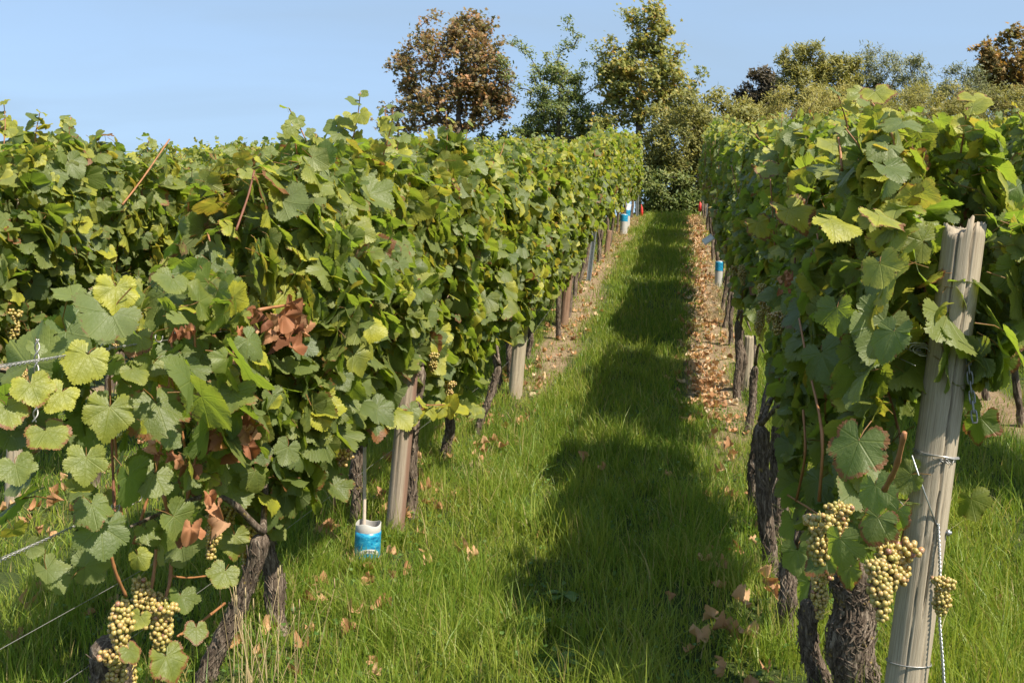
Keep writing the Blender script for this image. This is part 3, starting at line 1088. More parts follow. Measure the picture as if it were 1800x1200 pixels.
# dried brown leaves inside the near canopy
def dried(row, spots, x):
    by = {}
    for px, py, s in spots:
        p = RP(px, py, x)
        v = nearest_vine(row, p.y)
        by.setdefault(id(v[0]), [v, []])[1].append((p, s / (FPX / depth(p))))
    for v, lst in by.values():
        rng = v[3]
        mb = MB()
        for p, s in lst:
            k = 4
            pos = np.array([tuple(p)] * k) + rng.normal(0, s * .25, (k, 3))
            c = np.zeros((k, 4)); c[:, 0] = rng.uniform(.05, .95, k)
            scatter(mb, DRY[0], pos, frames(rng.normal(0, .5, (k, 3)) + np.array([.5, -.5, .2]), rng.normal(0, .4, (k, 3)) + np.array([0, 0, -1.0])), rng.uniform(.4, .7, k) * s * .8, c, rng)
        mb.build('dried_leaves', MAT['withered'], v[0])


dried('L1', [(500, 575, 75), (430, 585, 45), (425, 625, 40), (330, 590, 40), (500, 590, 70), (480, 570, 60), (415, 690, 50), (425, 750, 55), (420, 775, 50), (355, 700, 50), (370, 790, 60), (345, 935, 60), (370, 880, 50), (290, 800, 40), (455, 560, 40)], -1.20)
dried('R1', [(1378, 485, 26), (1385, 510, 20)], .30)

# grape bunches the photograph shows
for px, py, x, sc in ((245, 1015, -1.36, 1.0), (215, 1055, -1.32, 1.05), (290, 1060, -1.30, 1.1), (270, 1045, -1.38, .9), (205, 1140, -1.33, 1.0), (225, 1160, -1.36, .9), (372, 905, -1.36, 1.0), (440, 925, -1.33, 1.0), (400, 880, -1.42, 1.1)):
    p = RP(px, py, x)
    add_bunch(nearest_vine('L1', p.y)[0], p, None, sc)
for px, py, x, sc in ((655, 655, -1.24, .9), (770, 545, -1.24, .8), (762, 620, -1.22, .9), (790, 670, -1.22, .9)):
    p = RP(px, py, x)
    add_bunch(nearest_vine('L1', p.y)[0], p, None, sc)
add_bunch(nearest_vine('L1', RP(604, 790, -1.2).y)[0], RP(604, 790, -1.2), BUNCH_PINK, 1.0)
for px, py, x, sc in ((22, 545, -3.1, 1.3), (108, 570, -3.1, 1.1), (112, 600, -3.12, 1.0), (38, 630, -3.1, 1.2), (50, 665, -3.12, 1.2), (205, 585, -3.1, 1.0)):
    p = RP(px, py, x)
    add_bunch(nearest_vine('L2', p.y)[0], p, None, sc)
for px, py, x, sc in ((1440, 905, .30, 1.05), (1452, 925, .33, 1.0), (1475, 885, .36, 1.0), (1538, 985, .37, .95), (1560, 960, .42, 1.05), (1580, 950, .45, 1.1), (1660, 1015, .58, .8), (1440, 1010, .34, .9)):
    p = RP(px, py, x)
    o = add_bunch(nearest_vine('R1', p.y)[0], p, None, sc)

# orange ripe canes near the lower left
_v = nearest_vine('L1', 2.4)[0]
for pix, r in (([(288, 870), (297, 920), (300, 1010), (287, 1062)], .0055), ([(275, 965), (270, 1010), (262, 1058)], .005), ([(195, 975), (205, 1010), (222, 1048)], .0042),
               ([(302, 1012), (330, 1015), (362, 1012)], .003), ([(395, 1060), (350, 1095), (312, 1118)], .004), ([(440, 765), (430, 690), (440, 560), (445, 480)], .0045)):
    cane(_v, [RP(a, b, -1.36) for a, b in pix], r, r * .9)
_v = nearest_vine('L1', 3.4)[0]
cane(_v, [RP(a, b, -1.17) for a, b in ((455, 545), (500, 537), (560, 536), (620, 545), (650, 540), (658, 528))], .005, .003, 'cane')
cane(_v, [RP(a, b, -1.30) for a, b in ((415, 405), (436, 345), (447, 300))], .0036, .003, 'cane_dark')
cane(nearest_vine('L2', 6.5)[0], [RP(a, b, -3.05) for a, b in ((215, 360), (252, 312), (298, 245))], .0055, .004, 'cane')
_v = nearest_vine('R1', 2.8)[0]
for pix, r in (([(1440, 880), (1445, 760), (1420, 640), (1405, 560)], .004), ([(1400, 880), (1415, 800), (1412, 720)], .004), ([(1555, 860), (1575, 820), (1590, 760)], .005), ([(1385, 870), (1440, 905), (1470, 935)], .003)):
    cane(_v, [RP(a, b, .34) for a, b in pix], r, r * .8, 'cane')

for (row, i), (root, mb, lod, rng, y) in VINES.items():
    mb.build('foliage', MAT['vine_leaf'], root)

# ------------------------------------------------------------------ posts
def post(base, top, r, label, mat='wood', hero=False, group='wooden trellis posts', cracks=()):
    base, top = Vector(base), Vector(top)
    ax = top - base
    L = ax.length
    n, sd = (60, 110) if hero else (24, 40)
    z = np.linspace(-.12, L, n)
    th = np.arange(sd) / sd * 2 * np.pi
    Z, A = np.meshgrid(z, th, indexing='ij')
    seed = base.x * 7 + base.y * 3
    rad = r * (1 + .03 * np.sin(3 * A + seed) + .05 * (vnoise(np.cos(A) * 1.2 + seed, np.sin(A) * 1.2, Z * 2.5) - .5)
               + .014 * (vnoise(np.cos(A) * 11 + seed, np.sin(A) * 11, Z * 3.0) - .5))
    for a0, dep, z0, z1, wd in cracks:
        ca = a0 + .10 * (vnoise(Z * 2.2, Z * 0 + a0, 1.0) - .5) * 2 + .015 * np.sin(Z * 60)
        da = (A - ca + np.pi) % (2 * np.pi) - np.pi
        on = np.clip((Z - z0) / .08, 0, 1) * np.clip((z1 - Z) / .08, 0, 1)
        rad -= r * dep * np.exp(-(da / wd)**2) * on
    for kz, ka in ((L * .88, -1.35), (L * .86, -2.35), (L * .45, -1.7)) if hero else ((L * .8, -1.5),):
        da = (A - ka + np.pi) % (2 * np.pi) - np.pi
        q = (da * r)**2 + ((Z - kz) * .8)**2
        rad += .006 * np.exp(-q / .0004) - .008 * np.exp(-q / .00006)
    jag = (vnoise(np.cos(th) * 6 + seed, np.sin(th) * 6, 2.0) - .6) * (.014 if hero else .025)
    if hero:
        dl = np.abs((th - R(-128) + np.pi) % (2 * np.pi) - np.pi)
        jag -= .028 * (dl < .5) * (th > -9)
        jag += .012 * (np.abs((th - R(-92) + np.pi) % (2 * np.pi) - np.pi) < .22)
        jag += .008 * (vnoise(np.cos(th) * 22, np.sin(th) * 22, 5.0) - .5)
    Z[-1] += jag; Z[-2] += np.minimum(jag, 0) * .6
    V = np.stack([np.cos(A) * rad, np.sin(A) * rad, Z], -1).reshape(-1, 3)
    i = np.arange(n - 1)[:, None] * sd + np.arange(sd)[None]
    j = np.arange(n - 1)[:, None] * sd + (np.arange(sd)[None] + 1) % sd
    q = np.stack([i, j, j + sd, i + sd], -1).reshape(-1, 4)
    inner = np.stack([np.cos(th) * r * .5, np.sin(th) * r * .5, L - .012 + (vnoise(np.cos(th) * 5, np.sin(th) * 5, seed) - .6) * .03], -1)
    c = np.array([[0, 0, L - .015]])
    b = (n - 1) * sd
    k = np.arange(sd); k2 = (k + 1) % sd
    mb = MB()
    mb.add(np.vstack([V, inner, c]), [q, np.stack([b + k, b + k2, n * sd + k2, n * sd + k], -1), np.stack([n * sd + k, n * sd + k2, np.full(sd, (n + 1) * sd)], -1)])
    o = mb.build('wooden_post', MAT[mat], None, (0, 0, 0), attrs=False)
    o.location = base
    o.rotation_mode = 'QUATERNION'
    o.rotation_quaternion = Vector((0, 0, 1)).rotation_difference(ax)
    return tag(o, label, 'post', group)


def child_world(mb, name, mat, parent):
    """a part built in world coordinates, parented to a rotated thing"""
    me = mb.mesh(name, (0, 0, 0), attrs=False); me.materials.append(MAT[mat])
    from mathutils import Matrix
    mw = Matrix.LocRotScale(parent.location, parent.rotation_quaternion if parent.rotation_mode == 'QUATERNION' else parent.rotation_euler, None)
    me.transform(mw.inverted())
    return link(name, me, parent)


# near end post on the right
PB, PT = P(1566, 1400, 2.35), P(1697, 395, 2.35)
near_post = post(PB, PT, .0475, 'thick grey weathered end post with splintered top in front of the right row', 'wood', True,
                 cracks=((R(-80), .42, .45, 2, .030), (R(-126), .34, 1.0, 2, .026), (R(-108), .14, -.2, .75, .022), (R(-64), .15, -.2, .8, .022)))
_axis = (PT - PB).normalized()


def ring_on_post(h, r, wr, tilt=.0, wob=.0):
    c = PB + _axis * h
    u = _axis.cross(Vector((0, 1, 0))).normalized(); v = _axis.cross(u)
    pts = []
    for k in range(41):
        a = k / 40 * 2 * math.pi
        pts.append(c + u * math.cos(a) * r + v * math.sin(a) * r + _axis * (tilt * math.cos(a + .6) + wob * math.sin(5 * a)))
    return tube(pts, wr, 6, False)


def h_of(py):
    """height along the near post seen at picture row py"""
    return (1400 - py) / (1400 - 395) * (PT - PB).length


mb = MB()
for k in range(3):
    mb.add(*ring_on_post(h_of(800) + .002 * k, .0505 + .0012 * k, .0013, .004 * (k - 1), .0008))
for k in range(9):                                           # ragged ends of the binding
    a = random.uniform(3.6, 5.6)
    p = PB + _axis * h_of(803) + Vector((math.cos(a) * .052, math.sin(a) * .052, 0))
    mb.add(*tube([p, p + Vector((random.uniform(-.01, .01), -.006, random.uniform(-.012, .006)))], .0012, 5))
child_world(mb, 'wire_binding', 'wire', near_post)
mb = MB(); mb.add(*ring_on_post(h_of(1163), .0505, .0018, -.006, .0)); child_world(mb, 'wire_loop', 'wire', near_post)
mb = MB()
p0 = P(1655, 935, 2.32)
mb.add(*tube([p0, p0 + Vector((.022, -.004, 0))], .004, 10)); mb.add(*tube([p0 + Vector((.012, -.002, 0)), p0 + Vector((.018, -.003, 0))], .008, 6))
child_world(mb, 'bolt', 'zinc', near_post)
mb = MB()
for k in range(4):
    c = P(1622, 618, 2.34)
    pts = [c + Vector((.016 * math.cos(a) * (1 + .2 * k) - .012 * k * .4, .01 * math.sin(a + k), .010 * math.sin(a) + .004 * k)) for a in np.linspace(0, 5.2, 18)]
    mb.add(*tube(pts, .0016, 6))
child_world(mb, 'wire_knot', 'wire', near_post)

def twist(pts, r_helix, wr, pitch, strands=2):
    path = bez(pts, 90)
    seg = np.linalg.norm(np.diff(path, axis=0), axis=1); s = np.concatenate([[0], np.cumsum(seg)])
    T = np.gradient(path, axis=0); T /= np.linalg.norm(T, axis=1, keepdims=True)
    a = np.cross(T, np.array([.3, 1, .2])); a /= np.linalg.norm(a, axis=1, keepdims=True)
    b = np.cross(T, a)
    mb = MB()
    n = max(60, int(s[-1] / pitch * 12))
    si = np.linspace(0, s[-1], n)
    I = lambda q: np.stack([np.interp(si, s, q[:, k]) for k in range(3)], -1)
    path, a, b = I(path), I(a), I(b)
    for k in range(strands):
        ph = si / pitch * 2 * np.pi + k * 2 * np.pi / strands
        mb.add(*tube(path + r_helix * (a * np.cos(ph)[:, None] + b * np.sin(ph)[:, None]), wr, 6))
    return mb


def top_mesh(mb, name, mat, label, cat, group=None, origin=None):
    v = np.concatenate(mb.v)
    o = origin if origin is not None else tuple(v[v[:, 2].argmin()])
    ob = mb.build(name, MAT[mat], None, o, attrs=False)
    ob.location = o
    return tag(ob, label, cat, group)


# anchor wire: slants across the face of the post, then hangs twisted beside it
mb = MB(); mb.add(*tube([P(1603, 800, 2.300), P(1625, 865, 2.296), P(1647, 925, 2.304)], .0018, 6))
mb2 = twist([P(1649, 920, 2.30), P(1652, 1000, 2.29), P(1651, 1080, 2.29), P(1658, 1180, 2.28), P(1662, 1290, 2.28), P(1664, 1370, 2.28)], .0022, .0017, .02)
mb.v += mb2.v; mb.uv += mb2.uv; mb.c += mb2.c; mb.f += [f + mb.n for f in mb2.f]; mb.n += mb2.n
top_mesh(mb, 'anchor_wire', 'zinc', 'pale twisted anchor wire hanging down beside the splintered end post', 'wire')


def chain(pts, link_len, link_w, wr):
    path = bez(pts, 60)
    seg = np.linalg.norm(np.diff(path, axis=0), axis=1); s = np.concatenate([[0], np.cumsum(seg)])
    mb = MB()
    pos = 0; k = 0
    while pos < s[-1]:
        c = np.array([np.interp(pos + link_len * .5, s, path[:, j]) for j in range(3)])
        c1 = np.array([np.interp(pos + link_len * .9, s, path[:, j]) for j in range(3)])
        t = c1 - c; t /= np.linalg.norm(t) + 1e-9
        a = np.cross(t, [.35, 1, 0.1]) if k % 2 else np.cross(np.cross(t, [.35, 1, .1]), t)
        a = a / np.linalg.norm(a)
        th = np.linspace(0, 2 * np.pi, 25)
        pts_ = c + t * (np.clip(np.cos(th) * 1.6, -1, 1) * link_len * .58)[:, None] + a * (np.sin(th) * link_w)[:, None]
        mb.add(*tube(pts_, wr, 7, False))
        pos += link_len * .92; k += 1
    return mb


top_mesh(chain([P(1702, 606, 2.31), P(1704, 650, 2.29), P(1708, 690, 2.285), P(1714, 745, 2.28)], .025, .0058, .0020), 'chain', 'chain', 'grey steel chain hanging from the right side of the splintered post', 'chain', origin=tuple(P(1702, 606, 2.31)))
top_mesh(twist([P(66, 596, 2.18), P(64, 650, 2.18), P(66, 700, 2.18), P(60, 742, 2.18)], .0045, .0019, .05), 'wire_chain', 'wire', 'twisted wire hanging from the top wire at the left edge', 'chain', origin=tuple(P(66, 596, 2.18)))

# posts standing in the rows
def post_px(bpx, tpx, r, label, mat='wood', row='L1', group='wooden trellis posts', dx=0.0, cracks=None):
    b = G(*bpx); d = depth(b)
    return post(b, P(*tpx, d), r, label, mat, False, group, cracks if cracks is not None else ((R(-75), .25, .1, 3, .07), (R(-110), .12, .2, 3, .06)))


post_px((693, 945), (722, 625), .043, 'grey wooden post with reddish side beside the blue tin in the left row', 'wood_red', cracks=((R(-62), .35, .45, 3, .07), (R(-100), .15, -.2, .7, .06)))
post_px((904, 702), (917, 565), .058, 'split pale grey wooden post, second wooden post up the left row')
post_px((991, 573), (1000, 470), .050, 'brown wooden post, third wooden post up the left row', 'wood_brown')
post_px((1066, 448), (1071, 405), .045, 'small far grey-brown wooden post in the left row above the metal one', 'wood_brown')
post_px((1312, 690), (1318, 590), .042, 'grey wooden post among the trunks of the right row')
p = Vector((-3.40, 4.42, float(terr(4.42)) - .02))
post(p, p + Vector((.10, 0, 1.62)), .037, 'grey wooden post at the left edge in the second row', 'wood', cracks=((R(-70), .3, .2, 3, .12),))
p = Vector((-1.46, 1.55, float(terr(1.55)) - .02))


def metal_post(b, top, label, w=.032):
    b, top = Vector(b), Vector(top)
    ax = (top - b); L = ax.length
    prof = np.array([(-1, -.6), (-.55, -.6), (-.55, .45), (.55, .45), (.55, -.6), (1, -.6), (1, -.45), (.68, -.45), (.68, .6), (-.68, .6), (-.68, -.45), (-1, -.45)]) * w
    n = 12
    z = np.linspace(-.1, L, n)
    V = np.vstack([np.column_stack([prof, np.full(len(prof), zz)]) for zz in z])
    m = len(prof)
    i = np.arange(n - 1)[:, None] * m + np.arange(m)[None]; j = np.arange(n - 1)[:, None] * m + (np.arange(m)[None] + 1) % m
    mb = MB(); mb.add(V, [np.stack([i, j, j + m, i + m], -1).reshape(-1, 4), np.arange(m)[::-1][None], (np.arange(m) + (n - 1) * m)[None]])
    for k in range(6):                                     # wire hooks punched in the flanges
        zz = .3 + k * (L - .4) / 5
        for s in (-1, 1):
            mb.add(*tube([(s * w, 0, zz), (s * w * 1.35, 0, zz + .012), (s * w * 1.3, 0, zz + .03)], .0025, 5))
    o = mb.build('metal_post', MAT['zinc'], None, (0, 0, 0), smooth=False, attrs=False)
    o.location = b
    o.rotation_mode = 'QUATERNION'
    o.rotation_quaternion = Vector((0, 0, 1)).rotation_difference(ax)
    return tag(o, label, 'post', 'galvanised trellis posts')


for bpx, tpx, h, lab in (((1035, 492), (1043, 425), 1.5, 'galvanised metal post in the left row just above the brown wooden post'),
                         ((1120, 382), (1121, 345), 1.6, 'thin far galvanised post at the top end of the left row'),
                         ((1283, 562), (1290, 462), 1.5, 'bright galvanised metal post between trunks of the right row')):
    b = G(*bpx); d = depth(b)
    t = P(*tpx, d); t = b + (t - b).normalized() * h
    metal_post(b, t, lab, .034)
for y, lab in ((17.4, 'galvanised metal post of the right row beside the blue vine guard'), (22.5, 'galvanised metal post far up the right row below the hedge')):
    b = Vector((ROWX['R1'], y, float(terr(y)))); metal_post(b, b + Vector((.1, 0, 1.7)), lab, .03)

# ------------------------------------------------------------------ trellis wires
def wire_row(row, h, y0, label, y1=27.0, r=.0010):
    ys = np.concatenate([np.arange(y0, 9, .5), np.arange(9, y1, 1.0), [y1]])
    x = ROWX[row] + LEAN * (h - .6) + .004 * np.sin(ys * 3)
    pts = np.stack([x, ys, terr(ys) + h + .012 * np.sin(ys * 1.5)], -1)
    mb = MB(); mb.add(*tube(pts, r, 5))
    return mb


for h, y0, nm in ((1.10, 1.2, 'topmost'), (.69, 1.2, 'second'), (.49, 1.2, 'third'), (.32, 1.2, 'lowest')):
    mb = wire_row('L1', h, y0, '')
    if h > .6:                                    # twisted splice with curled ends
        yy = 2.15
        x = ROWX['L1'] + LEAN * (h - .6)
        z = lambda q: float(terr(q)) + h
        m2 = twist([(x, 1.5, z(1.5)), (x, 1.9, z(1.9)), (x, 2.35 if h > 1 else 2.28, z(2.3))], .0026, .0011, .03)
        for vv, ff in zip([np.concatenate(m2.v)], [m2.f]): mb.add(vv, ff)
        for ye in ((2.02, 2.12, 2.36, 2.46) if h > 1 else (2.2, 2.27, 2.3)):
            c = np.array([x, ye, z(ye)])
            pts = [c + np.array([.002 * k, .010 * math.cos(k * .7), .010 * math.sin(k * .7) + .004]) for k in range(11)]
            mb.add(*tube(pts, .0016, 6))
    top_mesh(mb, 'trellis_wire', 'wire', '%s of the four trellis wires running along the left row' % nm, 'wire', 'trellis wires of the left row')
for h, nm in ((1.05, 'upper'), (.72, 'lower')):
    top_mesh(wire_row('R1', h, 2.4, ''), 'trellis_wire', 'wire', '%s trellis wire tied to the splintered post of the right row' % nm, 'wire', 'trellis wires of the right row')
for h, nm in ((1.05, 'upper'), (.45, 'lower')):
    top_mesh(wire_row('L2', h, 3.4, ''), 'trellis_wire', 'wire', '%s trellis wire through the second row on the left' % nm, 'wire', 'trellis wires of the second left row')
top_mesh(twist([P(1535, 835, 2.6), P(1560, 870, 2.5), P(1592, 912, 2.37)], .0028, .0014, .02), 'wire_splice', 'wire', 'dark twisted wire leading from the grapes to the splintered post', 'wire')

# ------------------------------------------------------------------ blue tin at the left post, guards, small things
def tin(base, r, h, label, tilt=(0, 0), blue_from=.0, blue_to=.82, cat='tin', name='blue_tin', text=None):
    root = empty(name, base, label, cat)
    sd = 40
    th = np.arange(sd) / sd * 2 * np.pi

    def shell(z0, z1, ro, ri, mat, nm, rim=0.0):
        zz = np.linspace(z0, z1, 8)
        rows = [(ro, z) for z in zz] + [(ri, z1 + rim)] + [(ri, z) for z in zz[::-1]]
        V = np.vstack([np.column_stack([np.cos(th) * a * (1 + .02 * np.sin(2 * th)), np.sin(th) * a, np.full(sd, z) + (.006 * np.sin(3 * th) if z > z1 - .01 and z1 >= h - 1e-6 else 0)]) for a, z in rows])
        n = len(rows)
        i = np.arange(n - 1)[:, None] * sd + np.arange(sd)[None]; j = np.arange(n - 1)[:, None] * sd + (np.arange(sd)[None] + 1) % sd
        mb = MB(); mb.add(V, [np.stack([i, j, j + sd, i + sd], -1).reshape(-1, 4)])
        me = mb.mesh(nm, attrs=False); me.materials.append(MAT[mat])
        return link(nm, me, root)
    shell(-.02, h, r, r * .955, 'liner', 'liner', .002)
    shell(blue_from * h, blue_to * h, r + .0015, r + .0002, 'blue', 'printed_wrapper')
    if text:
        # white curved banner with dark letters on the wrapper, facing the camera
        fa = math.atan2(-base.y, -base.x) + .12
        zc = h * .36
        mb = MB()
        t = np.linspace(-.78, .78, 25)
        arc = lambda q: zc + .014 * (1 - (q / .78)**2) - .008
        V = np.vstack([np.column_stack([np.cos(fa + t) * (r + .0022), np.sin(fa + t) * (r + .0022), arc(t) + dz]) for dz in (-.009, .009)])
        k = np.arange(24)
        mb.add(V, [np.stack([k, k + 1, k + 26, k + 25], -1)])
        me = mb.mesh('banner', attrs=False); me.materials.append(MAT['white']); link('banner', me, root)
        cu = bpy.data.curves.new('lettering', 'FONT'); cu.body = text; cu.size = .019; cu.align_x = 'CENTER'; cu.extrude = .0002
        tmp = bpy.data.objects.new('lettering_source', cu); COL.objects.link(tmp)
        dg = bpy.context.evaluated_depsgraph_get()
        me = bpy.data.meshes.new_from_object(tmp.evaluated_get(dg))
        bpy.data.objects.remove(tmp)
        co = np.empty(len(me.vertices) * 3, np.float32); me.vertices.foreach_get('co', co); co = co.reshape(-1, 3)
        s = 1.30 * r / max(1e-6, np.abs(co[:, 0]).max() * 2)
        a = co[:, 0] * s / r
        out = np.column_stack([np.cos(fa + a) * (r + .0034 + co[:, 2]), np.sin(fa + a) * (r + .0034 + co[:, 2]), arc(a) - .0055 + co[:, 1] * .8])
        me.vertices.foreach_set('co', out.astype(np.float32).ravel()); me.update()
        me.materials.clear(); me.materials.append(MAT['black']); me.name = 'lettering'
        link('lettering', me, root)
    root.rotation_euler = (tilt[0], tilt[1], 0)
    return root


b = G(645, 988)
tin(Vector((b.x, b.y, b.z - .004)), .053, .175, 'blue printed tin with dark lettering around a young vine by the post', (.05, .06), text='LOMBERK')
st = b + Vector((-.018, .0, 0))
mb = MB(); mb.add(*tube(bez([st, st.lerp(P(641, 785, depth(st)), .5) + Vector((.003, 0, 0)), P(641, 785, depth(st))], 20), np.linspace(.0085, .007, 21)[:len(bez([st, st, st], 20))] if False else .0078, 8))
top_mesh(mb, 'support_stick', 'pale_stick', 'thin pale stick standing in the blue tin', 'stick')


def guard(base, r, h, label, bl=.45):
    return tin(base, r, h, label, (0, .04), 1 - bl, .985, 'vine guard', 'vine_guard')


g = G(1096, 413); guard(g, .075, .42, 'white vine guard with blue top, lower of two far up the left row', .35)
g = G(1101, 400); guard(g, .075, .40, 'white vine guard with blue top, upper of two far up the left row', .35)
g = G(1263, 504); guard(g, .055, .34, 'pale vine guard with blue top at the foot of the right row', .38)


def sheet(px, py, w, h, d, label, rot, name='white_tag'):
    """a bent plastic sheet with thickness"""
    c = P(px, py, d)
    xs = np.linspace(-.5, .5, 9); ys = np.linspace(-.5, .5, 7)
    X, Y = np.meshgrid(xs, ys)
    top = np.stack([X * w, .25 * w * X**2 + .1 * w * np.sin(Y * 4), Y * h], -1).reshape(-1, 3)
    bot = top + np.array([0, .006, 0])
    nx = 9; k = (np.arange(6)[:, None] * nx + np.arange(8)[None]).ravel()
    q = np.stack([k, k + 1, k + nx + 1, k + nx], -1)
    edge = list(range(9)) + [9 * j + 8 for j in range(1, 7)] + list(range(61, 53, -1)) + [9 * j for j in range(5, 0, -1)]
    e = np.array(edge); e2 = np.roll(e, -1)
    mb = MB(); mb.add(np.vstack([top, bot]), [q, q[:, ::-1] + 63, np.stack([e2, e, e + 63, e2 + 63], -1)])
    o = mb.build(name, MAT['white'], None, (0, 0, 0), attrs=False)
    o.location = c; o.rotation_euler = rot
    return tag(o, label, 'tag')


sheet(1104, 366, .10, .22, 24.5, 'white scrap hanging on the far end of the left row', (0, .35, .2))
sheet(1245, 421, .13, .075, 11.0, 'white tilted scrap caught on the right row above the vine guard', (0, -.6, .1))
sheet(166, 517, .05, .06, 5.9, 'small white scrap among the leaves of the second left row', (0, .5, .2))


def red_cap(px, py, d, label, h=.22, r=.05):
    c = P(px, py, d)
    zg = float(terr(c.y))
    root = empty('capped_stake', (c.x, c.y, zg), label, 'stake')
    mb = MB(); mb.add(*tube([(0, 0, -.1), (0, 0, c.z - zg - h * .4)], .022, 10)); me = mb.mesh('stake', attrs=False); me.materials.append(MAT['wood']); link('stake', me, root)
    z0 = c.z - zg - h * .5
    mb = MB(); mb.add(*tube([(0, 0, z0), (.003, 0, z0 + h * .5), (.0, 0, z0 + h * .85), (-.004, 0, z0 + h), (-.01, 0, z0 + h * 1.15)], np.array([r, r * 1.05, r * .85, r * .35, .008]), 14)); me = mb.mesh('red_cap', attrs=False); me.materials.append(MAT['red']); link('red_cap', me, root)


red_cap(1231, 364, 25.5, 'stake with a bright red cap at the far end of the right row')
red_cap(1128, 372, 26.2, 'stake with a dull red cap at the far end of the left row', .3, .035)

# ------------------------------------------------------------------ grass
def blades(mb, x, y, h, w, rng, hue, segs=3, lean=.6):
    n = len(x)
    z = gz(x, y) - .01
    a = rng.uniform(0, 2 * np.pi, n)
    la = rng.uniform(0, 2 * np.pi, n); ln = np.abs(rng.normal(0, lean, n)) + .1
    dirx, diry = np.cos(la), np.sin(la)
    sx, sy = np.cos(a), np.sin(a)
    rows = []
    for k in range(segs + 1):
        t = k / segs
        off = ln * h * t**2 * .8
        zz = h * (t - .28 * ln * t**2.2)
        ww = w * (1 - t**1.6) * (.75 + .25 * (k > 0)) if k < segs else w * 0
        cx, cy = x + dirx * off, y + diry * off
        if k < segs:
            rows.append(np.stack([cx - sx * ww, cy - sy * ww, z + zz], -1)); rows.append(np.stack([cx + sx * ww, cy + sy * ww, z + zz], -1))
        else: rows.append(np.stack([cx, cy, z + zz], -1))
    V = np.stack(rows, 1)
    nv = V.shape[1]
    b = (np.arange(n) * nv)[:, None]
    q = np.concatenate([b + np.array([[2 * k, 2 * k + 1, 2 * k + 3, 2 * k + 2]]) for k in range(segs - 1)]) if segs > 1 else np.zeros((0, 4), int)
    t = b + np.array([[2 * segs - 2, 2 * segs - 1, 2 * segs]])
    c = np.zeros((n, nv, 4)); c[..., 0] = hue[:, None]; c[..., 3] = 1
    mb.add(V.reshape(-1, 3), [q, t], None, c.reshape(-1, 4))


def build_grass():
    rng = np.random.default_rng(3)
    mb = MB()
    for (x0, x1, y0, y1, dens, h, w, segs) in ((-2.6, 1.6, 2.2, 4.2, 7500, .095, .0018, 4), (-2.0, 1.4, 4.2, 7.0, 5600, .10, .0021, 3), (-5.2, -2.0, 3.6, 9.0, 2600, .08, .0026, 3),
                                               (-2.0, .9, 7.0, 12.0, 3300, .085, .0029, 3), (.9, 3.4, 2.2, 8.0, 3000, .09, .0024, 3), (-1.9, .8, 12.0, 19.0, 2000, .085, .0042, 2),
                                               (-1.8, .8, 19.0, 29.5, 1400, .09, .006, 2), (.8, 4.2, 8.0, 14.0, 700, .09, .004, 2), (-5, -1.9, 9.0, 14.0, 500, .09, .004, 2)):
        n = int((x1 - x0) * (y1 - y0) * dens)
        x, y = rng.uniform(x0, x1, n), rng.uniform(y0, y1, n)
        g = grass_amount(x, y)
        tuft = vnoise(x * 5.5, y * 5.5, 2.2)
        fine = vnoise(x * 16, y * 16, 6.1)
        keep = rng.random(n) < np.clip(g * 1.15 - .05, .02, 1) * np.clip(.25 + 1.3 * fine, .3, 1)
        x, y, g, tuft = x[keep], y[keep], g[keep], tuft[keep]
        n = len(x)
        hh = h * np.clip(rng.lognormal(0, .38, n), .3, 2.4) * (.25 + 1.5 * tuft) * (.45 + .6 * g)
        hue = np.clip(rng.normal(.54, .18, n) + .5 * (vnoise(x * 1.7, y * 1.7, 8.8) - .5), 0, .8)
        hue = np.where(rng.random(n) < .075 + .22 * (1 - g), rng.uniform(.85, 1, n), hue)
        blades(mb, x, y, hh, w * rng.uniform(.7, 1.7, n), rng, hue, segs)
    for px, py, k, rr, hh in ((640, 1003, 420, .075, .11), (690, 955, 260, .07, .13), (860, 880, 500, .13, .17), (780, 1010, 450, .15, .15), (960, 720, 350, .14, .16), (900, 620, 200, .12, .13), (1080, 600, 250, .15, .14),
                              (620, 1080, 380, .14, .15), (1180, 1000, 350, .14, .15), (1020, 930, 380, .15, .15), (1300, 1030, 260, .1, .14), (1345, 1150, 300, .12, .15), (700, 1150, 400, .16, .16), (880, 1120, 380, .15, .16), (560, 1010, 300, .12, .14), (1320, 905, 200, .1, .13), (760, 860, 260, .1, .14), (940, 800, 300, .14, .15)):
        p = G(px, py)
        x, y = rng.normal(p.x, rr * .6, k), rng.normal(p.y, rr * .6, k)
        hue = np.where(rng.random(k) < .07, .9, np.clip(rng.normal(rng.uniform(.35, .7), .13, k), 0, .8))
        blades(mb, x, y, hh * rng.uniform(.55, 1.3, k), rng.uniform(.0015, .0030, k), rng, hue, 4, .75)
    o = mb.build('grass', MAT['grass'])
    tag(o, 'lush green grass of the path between the vine rows', 'grass', kind='stuff')


build_grass()

